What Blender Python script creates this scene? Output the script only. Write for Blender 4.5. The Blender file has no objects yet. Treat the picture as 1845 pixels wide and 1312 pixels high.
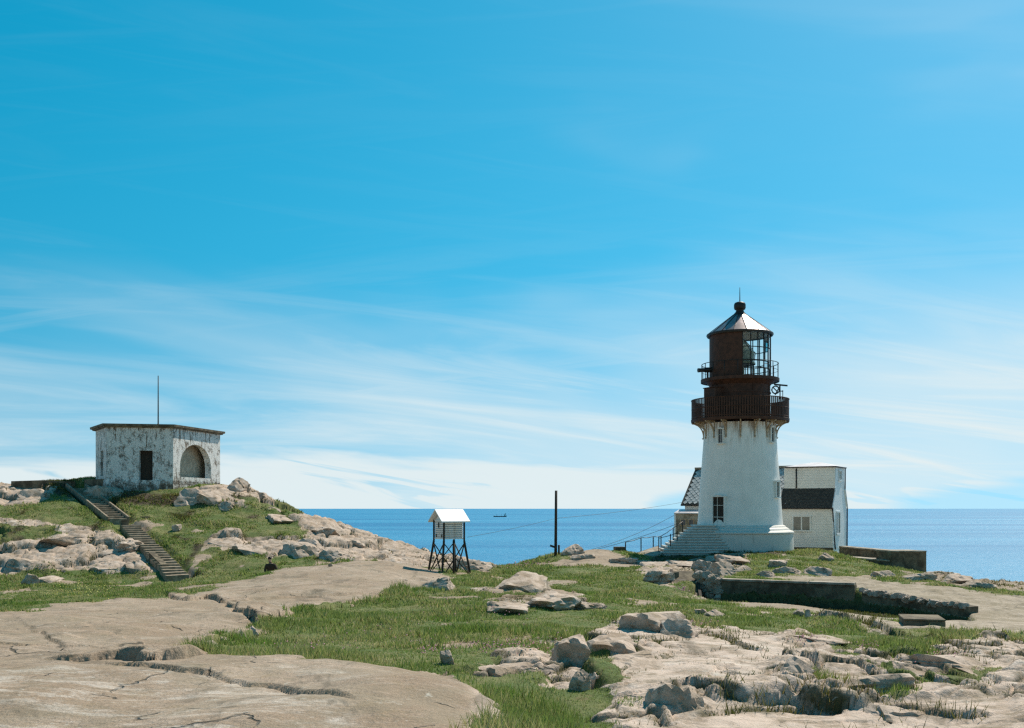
import bpy, bmesh, math, random
import numpy as np
from mathutils import Vector, Matrix

scene = bpy.context.scene
COL = scene.collection
R = math.radians

# ------------------------------------------------------------------ camera
F = 1900.0            # focal length in pixels of the 1845 px wide photograph
U0, V0 = 922.5, 916.0  # vanishing column and horizon row of the level camera
cam_d = bpy.data.cameras.new('camera')
cam = bpy.data.objects.new('camera', cam_d)
COL.objects.link(cam)
cam_d.sensor_width = 36.0
cam_d.lens = 36.0 * F / 1845.0
cam_d.shift_y = (V0 - 656.0) / 1845.0
cam_d.clip_start = 0.1
cam_d.clip_end = 200000.0
cam.location = (0, 0, 0)
cam.rotation_euler = (R(90), 0, 0)
scene.camera = cam

# ------------------------------------------------------------------ light
SUN_AZ = R(36)        # to the right of the view direction, behind the scene
SUN_EL = R(50)
SUN = Vector((math.cos(SUN_EL) * math.sin(SUN_AZ), math.cos(SUN_EL) * math.cos(SUN_AZ), math.sin(SUN_EL)))
sd = bpy.data.lights.new('sun', 'SUN')
sd.energy = 5.0
sd.angle = R(0.5)
sd.color = (1.0, 0.91, 0.78)
so = bpy.data.objects.new('sun', sd)
COL.objects.link(so)
so.rotation_euler = SUN.to_track_quat('Z', 'Y').to_euler()

world = bpy.data.worlds.new('World')
scene.world = world
world.use_nodes = True


def build_world():
    nt = world.node_tree
    N, L = nt.nodes, nt.links
    N.clear()
    out = N.new('ShaderNodeOutputWorld')
    bg = N.new('ShaderNodeBackground')
    bg.inputs['Strength'].default_value = 0.083
    L.new(bg.outputs[0], out.inputs[0])
    sky = N.new('ShaderNodeTexSky')
    sky.sky_type = 'NISHITA'
    sky.sun_disc = False
    sky.sun_elevation = SUN_EL
    sky.sun_rotation = SUN_AZ
    sky.altitude = 0.0
    sky.air_density = 1.0
    sky.dust_density = 0.3
    sky.ozone_density = 2.0
    hs = N.new('ShaderNodeHueSaturation')
    hs.inputs['Hue'].default_value = 0.462
    hs.inputs['Saturation'].default_value = 1.52
    hs.inputs['Value'].default_value = 1.30
    L.new(sky.outputs[0], hs.inputs['Color'])

    def M(op, a, b=None, c=None, clamp=False):
        n = N.new('ShaderNodeMath')
        n.operation = op
        n.use_clamp = clamp
        for i, s in enumerate((a, b, c)):
            if s is None:
                continue
            if isinstance(s, (int, float)):
                n.inputs[i].default_value = s
            else:
                L.new(s, n.inputs[i])
        return n.outputs[0]

    def SS(x, a, b):
        n = N.new('ShaderNodeMapRange')
        n.interpolation_type = 'SMOOTHSTEP'
        n.inputs['From Min'].default_value = a
        n.inputs['From Max'].default_value = b
        L.new(x, n.inputs['Value'])
        return n.outputs[0]

    tc = N.new('ShaderNodeTexCoord')
    sep = N.new('ShaderNodeSeparateXYZ')
    L.new(tc.outputs['Generated'], sep.inputs[0])
    x, y, z = sep.outputs
    h = M('SQRT', M('ADD', M('MULTIPLY', x, x), M('MULTIPLY', y, y)))
    el = M('DIVIDE', z, M('MAXIMUM', h, 0.01))
    az = M('ARCTAN2', x, y)

    def noise(vec, scale, detail, rough, dist=0.0, lac=2.0):
        n = N.new('ShaderNodeTexNoise')
        n.inputs['Scale'].default_value = scale
        n.inputs['Detail'].default_value = detail
        n.inputs['Roughness'].default_value = rough
        n.inputs['Lacunarity'].default_value = lac
        n.inputs['Distortion'].default_value = dist
        L.new(vec, n.inputs['Vector'])
        return n.outputs['Fac']

    # clear maritime air: the blue holds almost down to the horizon
    lift = N.new('ShaderNodeCombineXYZ')
    L.new(x, lift.inputs[0]); L.new(y, lift.inputs[1])
    L.new(M('ADD', M('MULTIPLY', z, 0.65), 0.245), lift.inputs[2])
    nrm = N.new('ShaderNodeVectorMath'); nrm.operation = 'NORMALIZE'
    L.new(lift.outputs[0], nrm.inputs[0])
    L.new(nrm.outputs[0], sky.inputs['Vector'])

    # sheets of cirrus: azimuth along, elevation across, drawn out sideways
    def vec(sx, sy, tilt, off, bend=0.0):
        c = N.new('ShaderNodeCombineXYZ')
        t = M('ADD', el, M('MULTIPLY', az, tilt))
        if bend:
            t = M('ADD', t, M('MULTIPLY', M('MULTIPLY', az, az), bend))
        L.new(M('MULTIPLY', az, sx), c.inputs[0])
        L.new(M('MULTIPLY', t, sy), c.inputs[1])
        c.inputs[2].default_value = off
        return c.outputs[0]

    cover = M('SUBTRACT', 1.0, SS(el, 0.015, 0.30))
    side = M('ADD', 0.5, M('MULTIPLY', M('SINE', M('ADD', M('MULTIPLY', az, 2.2), -0.1)), 0.5))
    n_broad = noise(vec(2.2, 9.0, 0.12, 3.7), 1.0, 3, 0.5, 0.4)
    n_streak = noise(vec(1.9, 24.0, 0.12, 11.2, 0.10), 1.0, 8, 0.60, 1.2)
    n_cross = noise(vec(1.7, 26.0, -0.10, 57.1, 0.15), 1.0, 8, 0.58, 0.9)
    n_fine = noise(vec(7.0, 120.0, 0.10, 23.5), 1.0, 6, 0.65, 0.8)
    veil = SS(M('ADD', M('MULTIPLY', n_broad, 0.55), M('ADD', M('MULTIPLY', cover, 0.40), M('MULTIPLY', side, 0.16))), 0.36, 0.92)
    st = M('MAXIMUM', SS(n_streak, 0.46, 0.72), M('MULTIPLY', SS(n_cross, 0.50, 0.72), 0.8))
    st = M('MULTIPLY', st, M('ADD', 0.55, M('MULTIPLY', n_fine, 0.9)))
    amt = M('ADD', 0.05, M('MULTIPLY', M('POWER', cover, 1.25), 0.80))
    dens = M('ADD', M('MULTIPLY', veil, 0.76), M('MULTIPLY', M('MULTIPLY', M('MULTIPLY', st, amt), M('ADD', 0.75, M('MULTIPLY', side, 0.4))), 0.46))
    # the pale bank resting on the horizon, ragged above, with blue gaps
    n_bank = noise(vec(1.9, 13.0, 0.03, 41.0), 1.0, 6, 0.55, 0.6)
    n_hole = noise(vec(4.2, 46.0, 0.14, 78.3), 1.0, 5, 0.5, 0.9)
    bank = SS(M('ADD', M('MULTIPLY', M('SUBTRACT', n_bank, 0.5), 0.10), M('SUBTRACT', 0.050, el)), -0.014, 0.016)
    hole = SS(n_hole, 0.56, 0.66)
    bank = M('MULTIPLY', bank, M('SUBTRACT', 0.94, M('MULTIPLY', hole, 0.55)))
    # two wedges of clear blue low down under the bank
    def wedge(a0, a1, e1):
        t = M('DIVIDE', M('SUBTRACT', az, a0), a1 - a0)
        inside = M('MULTIPLY', SS(t, -0.05, 0.30), M('SUBTRACT', 1.0, SS(t, 0.85, 1.15)))
        top = M('MULTIPLY', M('ADD', 0.35, M('MULTIPLY', t, 0.65)), e1)
        top = M('ADD', top, M('MULTIPLY', M('SUBTRACT', n_fine, 0.5), 0.008))
        return M('MULTIPLY', inside, M('SUBTRACT', 1.0, SS(M('SUBTRACT', el, top), -0.007, 0.006)))
    wg = M('MAXIMUM', wedge(0.122, 0.185, 0.020), wedge(0.330, 0.470, 0.026))
    bank = M('MULTIPLY', bank, M('SUBTRACT', 1.0, M('MULTIPLY', wg, 0.50)))
    dens = M('MULTIPLY', dens, M('SUBTRACT', 1.0, M('MULTIPLY', wg, 0.50)))
    dens = M('MAXIMUM', dens, bank)
    dens = M('MINIMUM', dens, 0.95, clamp=True)
    mix = N.new('ShaderNodeMix')
    mix.data_type = 'RGBA'
    L.new(dens, mix.inputs[0])
    L.new(hs.outputs[0], mix.inputs[6])
    mix.inputs[7].default_value = CLOUD
    L.new(mix.outputs[2], bg.inputs['Color'])


CLOUD = (7.9, 8.7, 8.8, 1)
build_world()
scene.view_settings.view_transform = 'Standard'
scene.view_settings.look = 'None'
scene.view_settings.gamma = 1.0
scene.view_settings.exposure = 0.27
scene.render.engine = 'CYCLES'
scene.cycles.use_denoising = False
scene.cycles.pixel_filter_type = 'BLACKMAN_HARRIS'
scene.cycles.filter_width = 1.35
scene.cycles.max_bounces = 6
scene.cycles.transparent_max_bounces = 12

# ------------------------------------------------------------------ helpers
def P(u, v, d):
    """photograph pixel + distance ahead of the camera -> point of the place (metres)"""
    return Vector(((u - U0) / F * d, d, (V0 - v) / F * d))


def tag(o, label=None, cat=None, group=None, kind=None):
    if label: o['label'] = label
    if cat: o['category'] = cat
    if group: o['group'] = group
    if kind: o['kind'] = kind
    return o


def empty(name, loc=(0, 0, 0), rz=0.0):
    o = bpy.data.objects.new(name, None)
    o.empty_display_size = 0.3
    COL.objects.link(o)
    o.location = loc
    o.rotation_euler = (0, 0, rz)
    return o


def link_mesh(name, me, mat=None, parent=None, loc=None):
    o = bpy.data.objects.new(name, me)
    COL.objects.link(o)
    if mat is not None and len(me.materials) == 0:
        me.materials.append(mat)
    if parent is not None:
        o.parent = parent
    if loc is not None:
        o.location = loc
    return o


def copy_tree(o, parent=None):
    c = o.copy()
    COL.objects.link(c)
    c.parent = parent
    for ch in list(o.children):
        copy_tree(ch, c)
    return c


class MB:
    def __init__(self):
        self.v, self.f, self.s = [], [], []

    def add(self, verts, faces, smooth=False):
        b = len(self.v)
        self.v += [tuple(p) for p in verts]
        self.f += [tuple(i + b for i in f) for f in faces]
        self.s += [smooth] * len(faces)
        return self

    def box(self, c, s, m=None):
        """centre, full size, optional 3x3/4x4 matrix applied about the centre"""
        hx, hy, hz = s[0] / 2, s[1] / 2, s[2] / 2
        pts = [Vector((sx * hx, sy * hy, sz * hz)) for sx in (-1, 1) for sy in (-1, 1) for sz in (-1, 1)]
        if m is not None:
            pts = [m @ p for p in pts]
        c = Vector(c)
        return self.add([p + c for p in pts],
                        [(0, 1, 3, 2), (4, 6, 7, 5), (0, 4, 5, 1), (2, 3, 7, 6), (0, 2, 6, 4), (1, 5, 7, 3)])

    def prism(self, base, top):
        """two matching loops joined"""
        n = len(base)
        vs = list(base) + list(top)
        fs = [tuple(range(n))[::-1], tuple(range(n, 2 * n))]
        for i in range(n):
            j = (i + 1) % n
            fs.append((i, j, n + j, n + i))
        return self.add(vs, fs)

    def beam(self, a, b, w, h=None, up=(0, 0, 1)):
        a, b = Vector(a), Vector(b)
        h = h or w
        d = (b - a).normalized()
        upv = Vector(up)
        if abs(d.dot(upv)) > 0.98:
            upv = Vector((0, 1, 0))
        s = d.cross(upv).normalized()
        t = s.cross(d).normalized()
        q = [s * (w / 2) * i + t * (h / 2) * j for i, j in ((-1, -1), (1, -1), (1, 1), (-1, 1))]
        return self.prism([a + p for p in q], [b + p for p in q])

    def tube(self, pts, r, n=8, smooth=True):
        pts = [Vector(p) for p in pts]
        rs = r if isinstance(r, (list, tuple)) else [r] * len(pts)
        vs, fs = [], []
        for i, p in enumerate(pts):
            d = (pts[min(i + 1, len(pts) - 1)] - pts[max(i - 1, 0)]).normalized()
            up = Vector((0, 0, 1)) if abs(d.z) < 0.95 else Vector((0, 1, 0))
            s = d.cross(up).normalized()
            t = s.cross(d)
            for k in range(n):
                a = 2 * math.pi * k / n
                vs.append(p + (s * math.cos(a) + t * math.sin(a)) * rs[i])
        for i in range(len(pts) - 1):
            for k in range(n):
                j = (k + 1) % n
                fs.append((i * n + k, i * n + j, (i + 1) * n + j, (i + 1) * n + k))
        self.add(vs, fs, smooth)
        b = len(self.v) - len(vs)
        self.f.append(tuple(b + k for k in range(n))[::-1]); self.s.append(False)
        self.f.append(tuple(b + (len(pts) - 1) * n + k for k in range(n))); self.s.append(False)
        return self

    def lathe(self, prof, n=48, a0=0.0, a1=2 * math.pi, smooth=True, c=(0, 0, 0)):
        """prof = [(r, z)...]; angle 0 faces -y (towards the viewer), positive to +x"""
        full = abs(a1 - a0 - 2 * math.pi) < 1e-6
        m = n if full else n + 1
        vs, fs = [], []
        for (r, z) in prof:
            for k in range(m):
                a = a0 + (a1 - a0) * k / n
                vs.append((c[0] + r * math.sin(a), c[1] - r * math.cos(a), c[2] + z))
        for i in range(len(prof) - 1):
            for k in range(n):
                j = (k + 1) % m
                fs.append((i * m + k, i * m + j, (i + 1) * m + j, (i + 1) * m + k))
        return self.add(vs, fs, smooth)

    def mesh(self, name, mat=None):
        me = bpy.data.meshes.new(name)
        me.from_pydata(self.v, [], self.f)
        me.polygons.foreach_set('use_smooth', self.s)
        me.update()
        bm = bmesh.new(); bm.from_mesh(me)
        bmesh.ops.recalc_face_normals(bm, faces=bm.faces)
        bm.to_mesh(me); bm.free()
        if mat is not None:
            me.materials.append(mat)
        return me

    def build(self, name, mat, parent=None, loc=None, bevel=0.0):
        o = link_mesh(name, self.mesh(name, mat), None, parent, loc)
        if bevel:
            md = o.modifiers.new('bevel', 'BEVEL')
            md.width = bevel
            md.segments = 2
            md.limit_method = 'ANGLE'
        return o


# ------------------------------------------------------------------ noise in numpy
def _hash(ix, iy, seed):
    h = (ix.astype(np.int64) * 374761393 + iy.astype(np.int64) * 668265263 + seed * 974634777) & 0x7fffffff
    h = ((h ^ (h >> 13)) * 1274126177) & 0x7fffffff
    return ((h ^ (h >> 16)) & 0xffffff) / float(0xffffff)


def vnoise(x, y, seed=0):
    ix, iy = np.floor(x), np.floor(y)
    fx, fy = x - ix, y - iy
    fx = fx * fx * fx * (fx * (fx * 6 - 15) + 10)
    fy = fy * fy * fy * (fy * (fy * 6 - 15) + 10)
    a = _hash(ix, iy, seed); b = _hash(ix + 1, iy, seed)
    c = _hash(ix, iy + 1, seed); d = _hash(ix + 1, iy + 1, seed)
    return (a + (b - a) * fx) * (1 - fy) + (c + (d - c) * fx) * fy - 0.5


def fbm(x, y, seed=0, oct=4, gain=0.5):
    s, a = 0.0, 1.0
    c, sn = math.cos(0.6), math.sin(0.6)
    for i in range(oct):
        s = s + a * vnoise(x, y, seed + i * 17)
        x, y = (x * c - y * sn) * 2.03 + 5.1, (x * sn + y * c) * 2.03 - 3.7
        a *= gain
    return s


def worley(x, y, seed=0):
    """cell value, two tilt values and the distance to the nearest cell border"""
    ix, iy = np.floor(x), np.floor(y)
    d1 = np.full(x.shape, 9.0); d2 = np.full(x.shape, 9.0)
    cid = [np.zeros(x.shape) for _ in range(3)]
    px = np.zeros(x.shape); py = np.zeros(x.shape)
    for ox in (-1, 0, 1):
        for oy in (-1, 0, 1):
            cx, cy = ix + ox, iy + oy
            qx = cx + 0.1 + 0.8 * _hash(cx, cy, seed + 1)
            qy = cy + 0.1 + 0.8 * _hash(cx, cy, seed + 2)
            d = np.hypot(x - qx, y - qy)
            near = d < d1
            d2 = np.where(near, d1, np.minimum(d2, d))
            d1 = np.where(near, d, d1)
            px = np.where(near, qx, px); py = np.where(near, qy, py)
            for k in range(3):
                cid[k] = np.where(near, _hash(cx, cy, seed + 3 + k), cid[k])
    return cid[0], (cid[1] - 0.5) * (x - px) + (cid[2] - 0.5) * (y - py), d2 - d1


def inpoly(u, v, poly):
    r = np.zeros(u.shape, bool)
    n = len(poly)
    for i in range(n):
        x1, y1 = poly[i]; x2, y2 = poly[(i + 1) % n]
        if y1 == y2:
            continue
        c = ((y1 > v) != (y2 > v)) & (u < (x2 - x1) * (v - y1) / (y2 - y1) + x1)
        r ^= c
    return r


def polydist(x, y, pts):
    """distance to a polyline and signed side (positive = left of its direction)"""
    best = np.full(x.shape, 1e9); side = np.zeros(x.shape); along = np.zeros(x.shape)
    n = len(pts) - 1
    for i in range(n):
        ax, ay = pts[i]; bx, by = pts[i + 1]
        dx, dy = bx - ax, by - ay
        l2 = dx * dx + dy * dy + 1e-9
        t = np.clip(((x - ax) * dx + (y - ay) * dy) / l2, 0, 1)
        d = np.hypot(x - ax - t * dx, y - ay - t * dy)
        s = dx * (y - ay) - dy * (x - ax)
        m = d < best
        best = np.where(m, d, best); side = np.where(m, np.sign(s), side); along = np.where(m, (i + t) / n, along)
    return best, side, along


def sstep(a, b, x):
    t = np.clip((x - a) / (b - a), 0, 1)
    return t * t * (3 - 2 * t)

# ------------------------------------------------------------------ the lie of the land
CTRL_PX = [
    # foreground slab, bottom left
    (-150, 1330, 8.2), (200, 1320, 8.3), (550, 1310, 8.5), (850, 1290, 9.5), (-150, 1200, 12.0), (38, 1190, 12.6),
    (250, 1190, 13.0), (450, 1195, 13.0), (700, 1208, 12.3), (850, 1242, 11.0), (500, 1250, 10.6),
    # middle slabs
    (-150, 1150, 15), (38, 1148, 15.5), (200, 1130, 18), (380, 1110, 22), (430, 1085, 29), (-150, 1105, 23), (38, 1100, 24),
    (150, 1085, 28), (250, 1078, 31), (330, 1072, 34), (420, 1052, 38), (488, 1032, 42), (560, 1020, 45), (640, 1012, 48),
    (720, 1016, 48), (790, 1030, 45.5), (815, 1042, 42), (600, 1098, 28), (700, 1070, 34), (500, 1112, 25), (600, 1050, 37),
    # hollow behind the slabs
    (-150, 1095, 34), (38, 1090, 35), (150, 1076, 42), (250, 1066, 49), (400, 1052, 54), (488, 1048, 49), (560, 1035, 53),
    (640, 1030, 55),
    # lawn
    (600, 1160, 18), (700, 1180, 15.6), (700, 1120, 23), (820, 1200, 14), (850, 1150, 19), (900, 1200, 14.5), (900, 1290, 11.2),
    (1000, 1250, 12.3), (1000, 1310, 10.6), (850, 1080, 31), (900, 1050, 41), (850, 1036, 50), (900, 1026, 60), (1000, 1055, 41), (1000, 1022, 55),
    (1000, 1120, 24), (1100, 1080, 33), (1100, 1032, 52), (1200, 1062, 40), (1200, 1110, 27), (1300, 1095, 31), (1100, 1160, 18.5),
    # skyline between the hills
    (890, 1024, 66), (960, 1011, 64), (1000, 1004, 62), (1060, 985, 64), (1120, 1001, 63), (1180, 1000, 65),
    # lighthouse knoll
    (1200, 1010, 63), (1300, 996, 66), (1430, 993, 68), (1500, 997, 70), (1400, 1020, 56), (1300, 1032, 51), (1500, 1031, 54),
    (1600, 1034, 58), (1700, 1036, 60), (1790, 1050, 58), (1900, 1062, 57), (1250, 1022, 55),
    (1297, 1048, 44), (1420, 1050, 43.6), (1550, 1054, 43), (1650, 1068, 42), (1790, 1085, 40), (1900, 1095, 39),
    (1215, 1062, 41), (1300, 1083, 38), (1430, 1094, 36), (1545, 1104, 35), (1750, 1120, 33.5),
    # right foreground
    (1400, 1110, 30), (1500, 1115, 29.5), (1650, 1122, 29), (1790, 1130, 28), (1900, 1135, 27), (1300, 1140, 22), (1450, 1142, 23), (1600, 1155, 21), (1790, 1172, 19), (1900, 1180, 18),
    (1150, 1180, 16.5), (1300, 1200, 14.5), (1500, 1203, 15), (1700, 1222, 14), (1850, 1240, 13), (1200, 1285, 11), (1400, 1295, 11),
    (1650, 1295, 11), (1850, 1305, 10.5),
    # left hill
    (335, 1044, 57), (100, 1062, 52), (-100, 1070, 50), (38, 1034, 58), (150, 1034, 59), (270, 1032, 59), (-100, 1030, 58),
    (60, 938, 68), (200, 955, 66), (262, 990, 63), (-100, 935, 68), (100, 905, 73), (60, 884, 77), (120, 872, 79), (-100, 880, 77),
    (200, 932, 70), (330, 962, 68), (420, 930, 72), (300, 910, 74), (400, 903, 75), (490, 908, 78), (430, 880, 79), (180, 875, 78),
    (550, 927, 77), (640, 958, 76), (770, 998, 72), (850, 1016, 69), (400, 965, 66), (400, 1000, 62), (540, 962, 68), (540, 1006, 61),
    (650, 1000, 65), (600, 1012, 60), (450, 1012, 59), (720, 1010, 64), (780, 1025, 60),
]
CTRL_W = [  # metres: round the camera and down the seaward side
    (-8, -3, -1.7), (0, -3, -1.7), (8, -3, -1.9), (-4, 2, -1.68), (0, 2, -1.7), (4, 2, -1.9), (9, 4, -2.0), (-9, 4, -1.7),
    (3.5, 7, -2.05), (-1, 6, -1.75),
    (-32, 88, 2.0), (-24, 89, 1.2), (-32, 100, -3), (-20, 100, -5), (-14, 88, -3.5), (-6, 82, -6.5), (0, 78, -7), (6, 74, -6), (10, 82, -6),
    (20, 86, -4), (28, 80, -6.5), (34, 76, -9), (36, 66, -7), (-45, 84, 1.0), (-50, 70, -1), (-50, 100, -6), (45, 60, -7),
    (-40, 122, -16), (-10, 115, -20), (10, 110, -19), (30, 105, -18), (50, 90, -18), (0, 135, -34), (-50, 135, -30), (50, 130, -38),
    (-45, 30, -3.0), (-40, 12, -2.0), (40, 30, -4), (30, 12, -2.6), (45, 45, -5),
]


def _tps():
    p = [P(*c) for c in CTRL_PX] + [Vector(c) for c in CTRL_W]
    a = np.array([(q.x, q.y, q.z) for q in p])
    # distances are compared on a scale that shrinks with distance, so near detail is kept
    def warp(x, y):
        r = np.log(np.maximum(y, -4) + 8.0) * 26.0
        return x / (np.maximum(y, -4) + 8.0) * 26.0, r
    X, Y = warp(a[:, 0], a[:, 1])
    n = len(a)
    d2 = (X[:, None] - X[None]) ** 2 + (Y[:, None] - Y[None]) ** 2
    K = 0.5 * d2 * np.log(d2 + 1e-9)
    K[np.diag_indices(n)] += 0.35
    T = np.zeros((n + 3, n + 3))
    T[:n, :n] = K
    T[:n, n] = 1; T[:n, n + 1] = X; T[:n, n + 2] = Y
    T[n:, :n] = T[:n, n:].T
    w = np.linalg.solve(T, np.concatenate([a[:, 2], np.zeros(3)]))

    def ev(x, y):
        sh = x.shape
        x, y = x.ravel(), y.ravel()
        out = np.empty(x.shape)
        for i in range(0, len(x), 60000):
            xs, ys = warp(x[i:i + 60000], y[i:i + 60000])
            d2 = (xs[:, None] - X[None]) ** 2 + (ys[:, None] - Y[None]) ** 2
            np.maximum(d2, 1e-9, out=d2)
            out[i:i + 60000] = (0.5 * d2 * np.log(d2)) @ w[:n] + w[n] + w[n + 1] * xs + w[n + 2] * ys
        return out.reshape(sh)
    return ev


TPS = _tps()
APEX = 6.0


def _rows():
    d = -4.0; out = []
    while d < 92:
        out.append(d)
        if d < 7: st = 0.25
        elif d < 9: st = 0.06
        else: st = min(max(0.0027 * d, 0.028), 0.20)
        out_st = st
        d += out_st
    while d < 150:
        out.append(d); d += 1.2
    return np.array(out)


ROWS = _rows()
_c = np.linspace(-0.50, 0.50, 640)
COLS = np.concatenate([np.linspace(-1.0, -0.505, 40), _c, np.linspace(0.505, 1.0, 40)])
NR, NC = len(ROWS), len(COLS)
GY = np.repeat(ROWS[:, None], NC, 1)
GX = COLS[None, :] * (ROWS[:, None] + APEX)
Z0 = TPS(GX, GY)

# bare rock, outlined on the photograph and laid on the ground: (outline, near, far, sort)
ROCK = [
    ([(-600, 1700), (-600, 1106), (38, 1100), (140, 1086), (250, 1080), (330, 1074), (450, 1045), (488, 1031), (560, 1021), (640, 1010),
      (720, 1013), (790, 1026), (818, 1042), (790, 1054), (745, 1064), (680, 1080), (620, 1092), (600, 1106), (560, 1113),
      (500, 1119), (468, 1126), (462, 1137), (400, 1150), (332, 1167), (352, 1181), (420, 1189), (560, 1191), (680, 1200), (780, 1203),
      (800, 1222), (850, 1238), (872, 1252), (862, 1280), (868, 1700)], -9, 50, 'slab'),
    ([(-100, 936), (60, 934), (150, 950), (205, 950), (218, 976), (262, 998), (271, 1030), (200, 1036), (150, 1030), (100, 1034), (-100, 1034)], 50, 80, 'crag'),
    ([(378, 972), (400, 963), (470, 962), (542, 966), (562, 985), (552, 1006), (480, 1004), (420, 992), (385, 984)], 50, 80, 'crag'),
    ([(330, 885), (395, 868), (440, 872), (500, 900), (560, 922), (640, 950), (770, 990), (895, 1016), (885, 1034), (760, 1030), (640, 1020), (600, 1012),
      (562, 1004), (556, 980), (545, 950), (510, 930), (440, 915), (380, 908), (330, 906)], 53, 95, 'crag'),
    ([(-100, 880), (60, 868), (105, 880), (90, 900), (38, 910), (-100, 908)], 66, 95, 'crag'),
    ([(160, 868), (215, 868), (222, 897), (165, 890)], 66, 95, 'crag'),
    ([(1008, 994), (1030, 982), (1075, 980), (1112, 998), (1140, 1008), (1250, 1012), (1250, 1022), (1100, 1021), (960, 1020), (1000, 1012), (1040, 1010)], 53, 75, 'slab'),
    ([(1220, 1014), (1300, 1000), (1345, 996), (1350, 1012), (1330, 1030), (1300, 1042), (1240, 1042), (1200, 1025)], 46, 70, 'frac'),
    ([(1150, 1030), (1212, 1028), (1215, 1062), (1170, 1046)], 40, 60, 'crag'),
    ([(905, 1052), (940, 1048), (985, 1050), (988, 1064), (930, 1068)], 30, 60, 'frac'),
    ([(876, 1100), (900, 1078), (1000, 1070), (1060, 1078), (1088, 1098), (1000, 1102), (930, 1102)], 24, 50, 'frac'),
    ([(1235, 1070), (1300, 1080), (1430, 1092), (1545, 1102), (1540, 1108), (1430, 1101), (1300, 1091), (1240, 1078)], 30, 42, 'slab'),
    ([(1340, 1040), (1545, 1036), (1600, 1046), (1800, 1072), (2000, 1090), (2000, 1190), (1800, 1148), (1700, 1150), (1600, 1148), (1450, 1108), (1470, 1100), (1545, 1104), (1560, 1060)], 24, 50, 'path'),
    ([(1620, 1040), (1680, 1032), (1800, 1040), (2000, 1060), (2000, 1080), (1800, 1072), (1700, 1050)], 45, 70, 'frac'),
    ([(860, 1195), (900, 1180), (960, 1178), (990, 1190), (1020, 1160), (1100, 1132), (1160, 1103), (1245, 1128), (1300, 1136), (1400, 1140), (1470, 1143),
      (1500, 1170), (1560, 1180), (1640, 1172), (1800, 1150), (2200, 1200), (2200, 1900), (1080, 1900), (1110, 1250), (1020, 1246), (990, 1215), (880, 1218)], -9, 27, 'frac'),
]
GRASS = [  # green pockets inside the rock
    ([(-100, 942), (90, 948), (102, 972), (60, 978), (-100, 978)], 50, 80),
    ([(1500, 1142), (1560, 1146), (1690, 1166), (1700, 1182), (1640, 1190), (1560, 1176)], 12, 27),
    ([(1590, 1206), (1660, 1210), (1800, 1215), (1800, 1236), (1700, 1230), (1620, 1226)], 8, 22),
    ([(1440, 1215), (1500, 1232), (1640, 1262), (1620, 1275), (1480, 1256)], 8, 20),
    ([(1060, 1180), (1105, 1175), (1130, 1205), (1120, 1240), (1060, 1240)], 8, 22),
    ([(1580, 1120), (1660, 1126), (1690, 1136), (1620, 1134)], 20, 40),
    ([(420, 898), (500, 908), (545, 925), (520, 936), (440, 912)], 60, 90),
]
EARTH_SHADE = [  # dark peaty soil, dead heather, and one cast shadow painted like soil
    ([(20, 862), (130, 862), (150, 885), (130, 900), (90, 886), (20, 880)], 60, 95),
    ([(215, 880), (330, 895), (420, 908), (330, 912), (230, 908), (200, 905)], 60, 95),
    ([(1180, 1000), (1200, 985), (1300, 975), (1425, 980), (1410, 1001), (1330, 1000), (1290, 1006), (1220, 1016), (1150, 1018)], 50, 75),  # shadow at the foot of podium and stair, painted into the ground colour
    ([(545, 900), (400, 905), (440, 895), (490, 905), (560, 920), (640, 948), (700, 975), (690, 982), (620, 958), (540, 935)], 60, 95),
    ([(1545, 1094), (1620, 1104), (1745, 1118), (1720, 1126), (1600, 1118), (1550, 1106)], 30, 45),
]

u_ = U0 + F * GX / np.maximum(GY, 0.5)
v_ = V0 - F * Z0 / np.maximum(GY, 0.5)
_px = F / np.maximum(GY, 5.0)
wu = u_ + _px * (0.55 * fbm(GX * 0.8, GY * 0.8, 5, 4) + 0.18 * fbm(GX * 4, GY * 4, 9, 2))
wv = v_ + _px * (0.07 * fbm(GX * 1.3, GY * 1.3, 31, 3))
rock = np.zeros(GX.shape); frac = np.zeros(GX.shape); crag = np.zeros(GX.shape); path = np.zeros(GX.shape)
for poly, d0, d1, kind in ROCK:
    m = inpoly(wu, wv, poly) & (GY > d0) & (GY < d1)
    rock[m] = 1
    if kind == 'frac': frac[m] = 1
    if kind == 'crag': crag[m] = 1
    if kind == 'path': path[m] = 1
rock[(GY < 6)] = 1
for poly, d0, d1 in GRASS:
    m = inpoly(wu, wv, poly) & (GY > d0) & (GY < d1)
    rock[m] = 0
earth_shade = np.zeros(GX.shape)
for poly, d0, d1 in EARTH_SHADE:
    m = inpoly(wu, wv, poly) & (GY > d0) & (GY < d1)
    earth_shade[m] = 1
earth_shade[(fbm(GX * 0.9, GY * 0.5, 123, 3) > 0.44) & (GY > 55) & (GX < -8)] = 1      # clumps of heather on the hill
# the seaward flanks are bare, with turf only on top
fl = (Z0 < -7) | ((GY > 84) & (Z0 < 0))
rock[fl] = 1; crag[fl] = 1
# turf thins out over shallow rock here and there
thin = (fbm(GX * 0.5, GY * 0.32, 77, 4) > 0.37) & (GY > 14) & (GY < 75)
rock[thin] = 1


def blur(a, n):
    for _ in range(n):
        b = a.copy()
        b[1:] += a[:-1]; b[:-1] += a[1:]; b[:, 1:] += a[:, :-1]; b[:, :-1] += a[:, 1:]
        c = np.full(a.shape, 5.0)
        c[0] -= 1; c[-1] -= 1; c[:, 0] -= 1; c[:, -1] -= 1
        a = b / c
    return a


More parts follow.
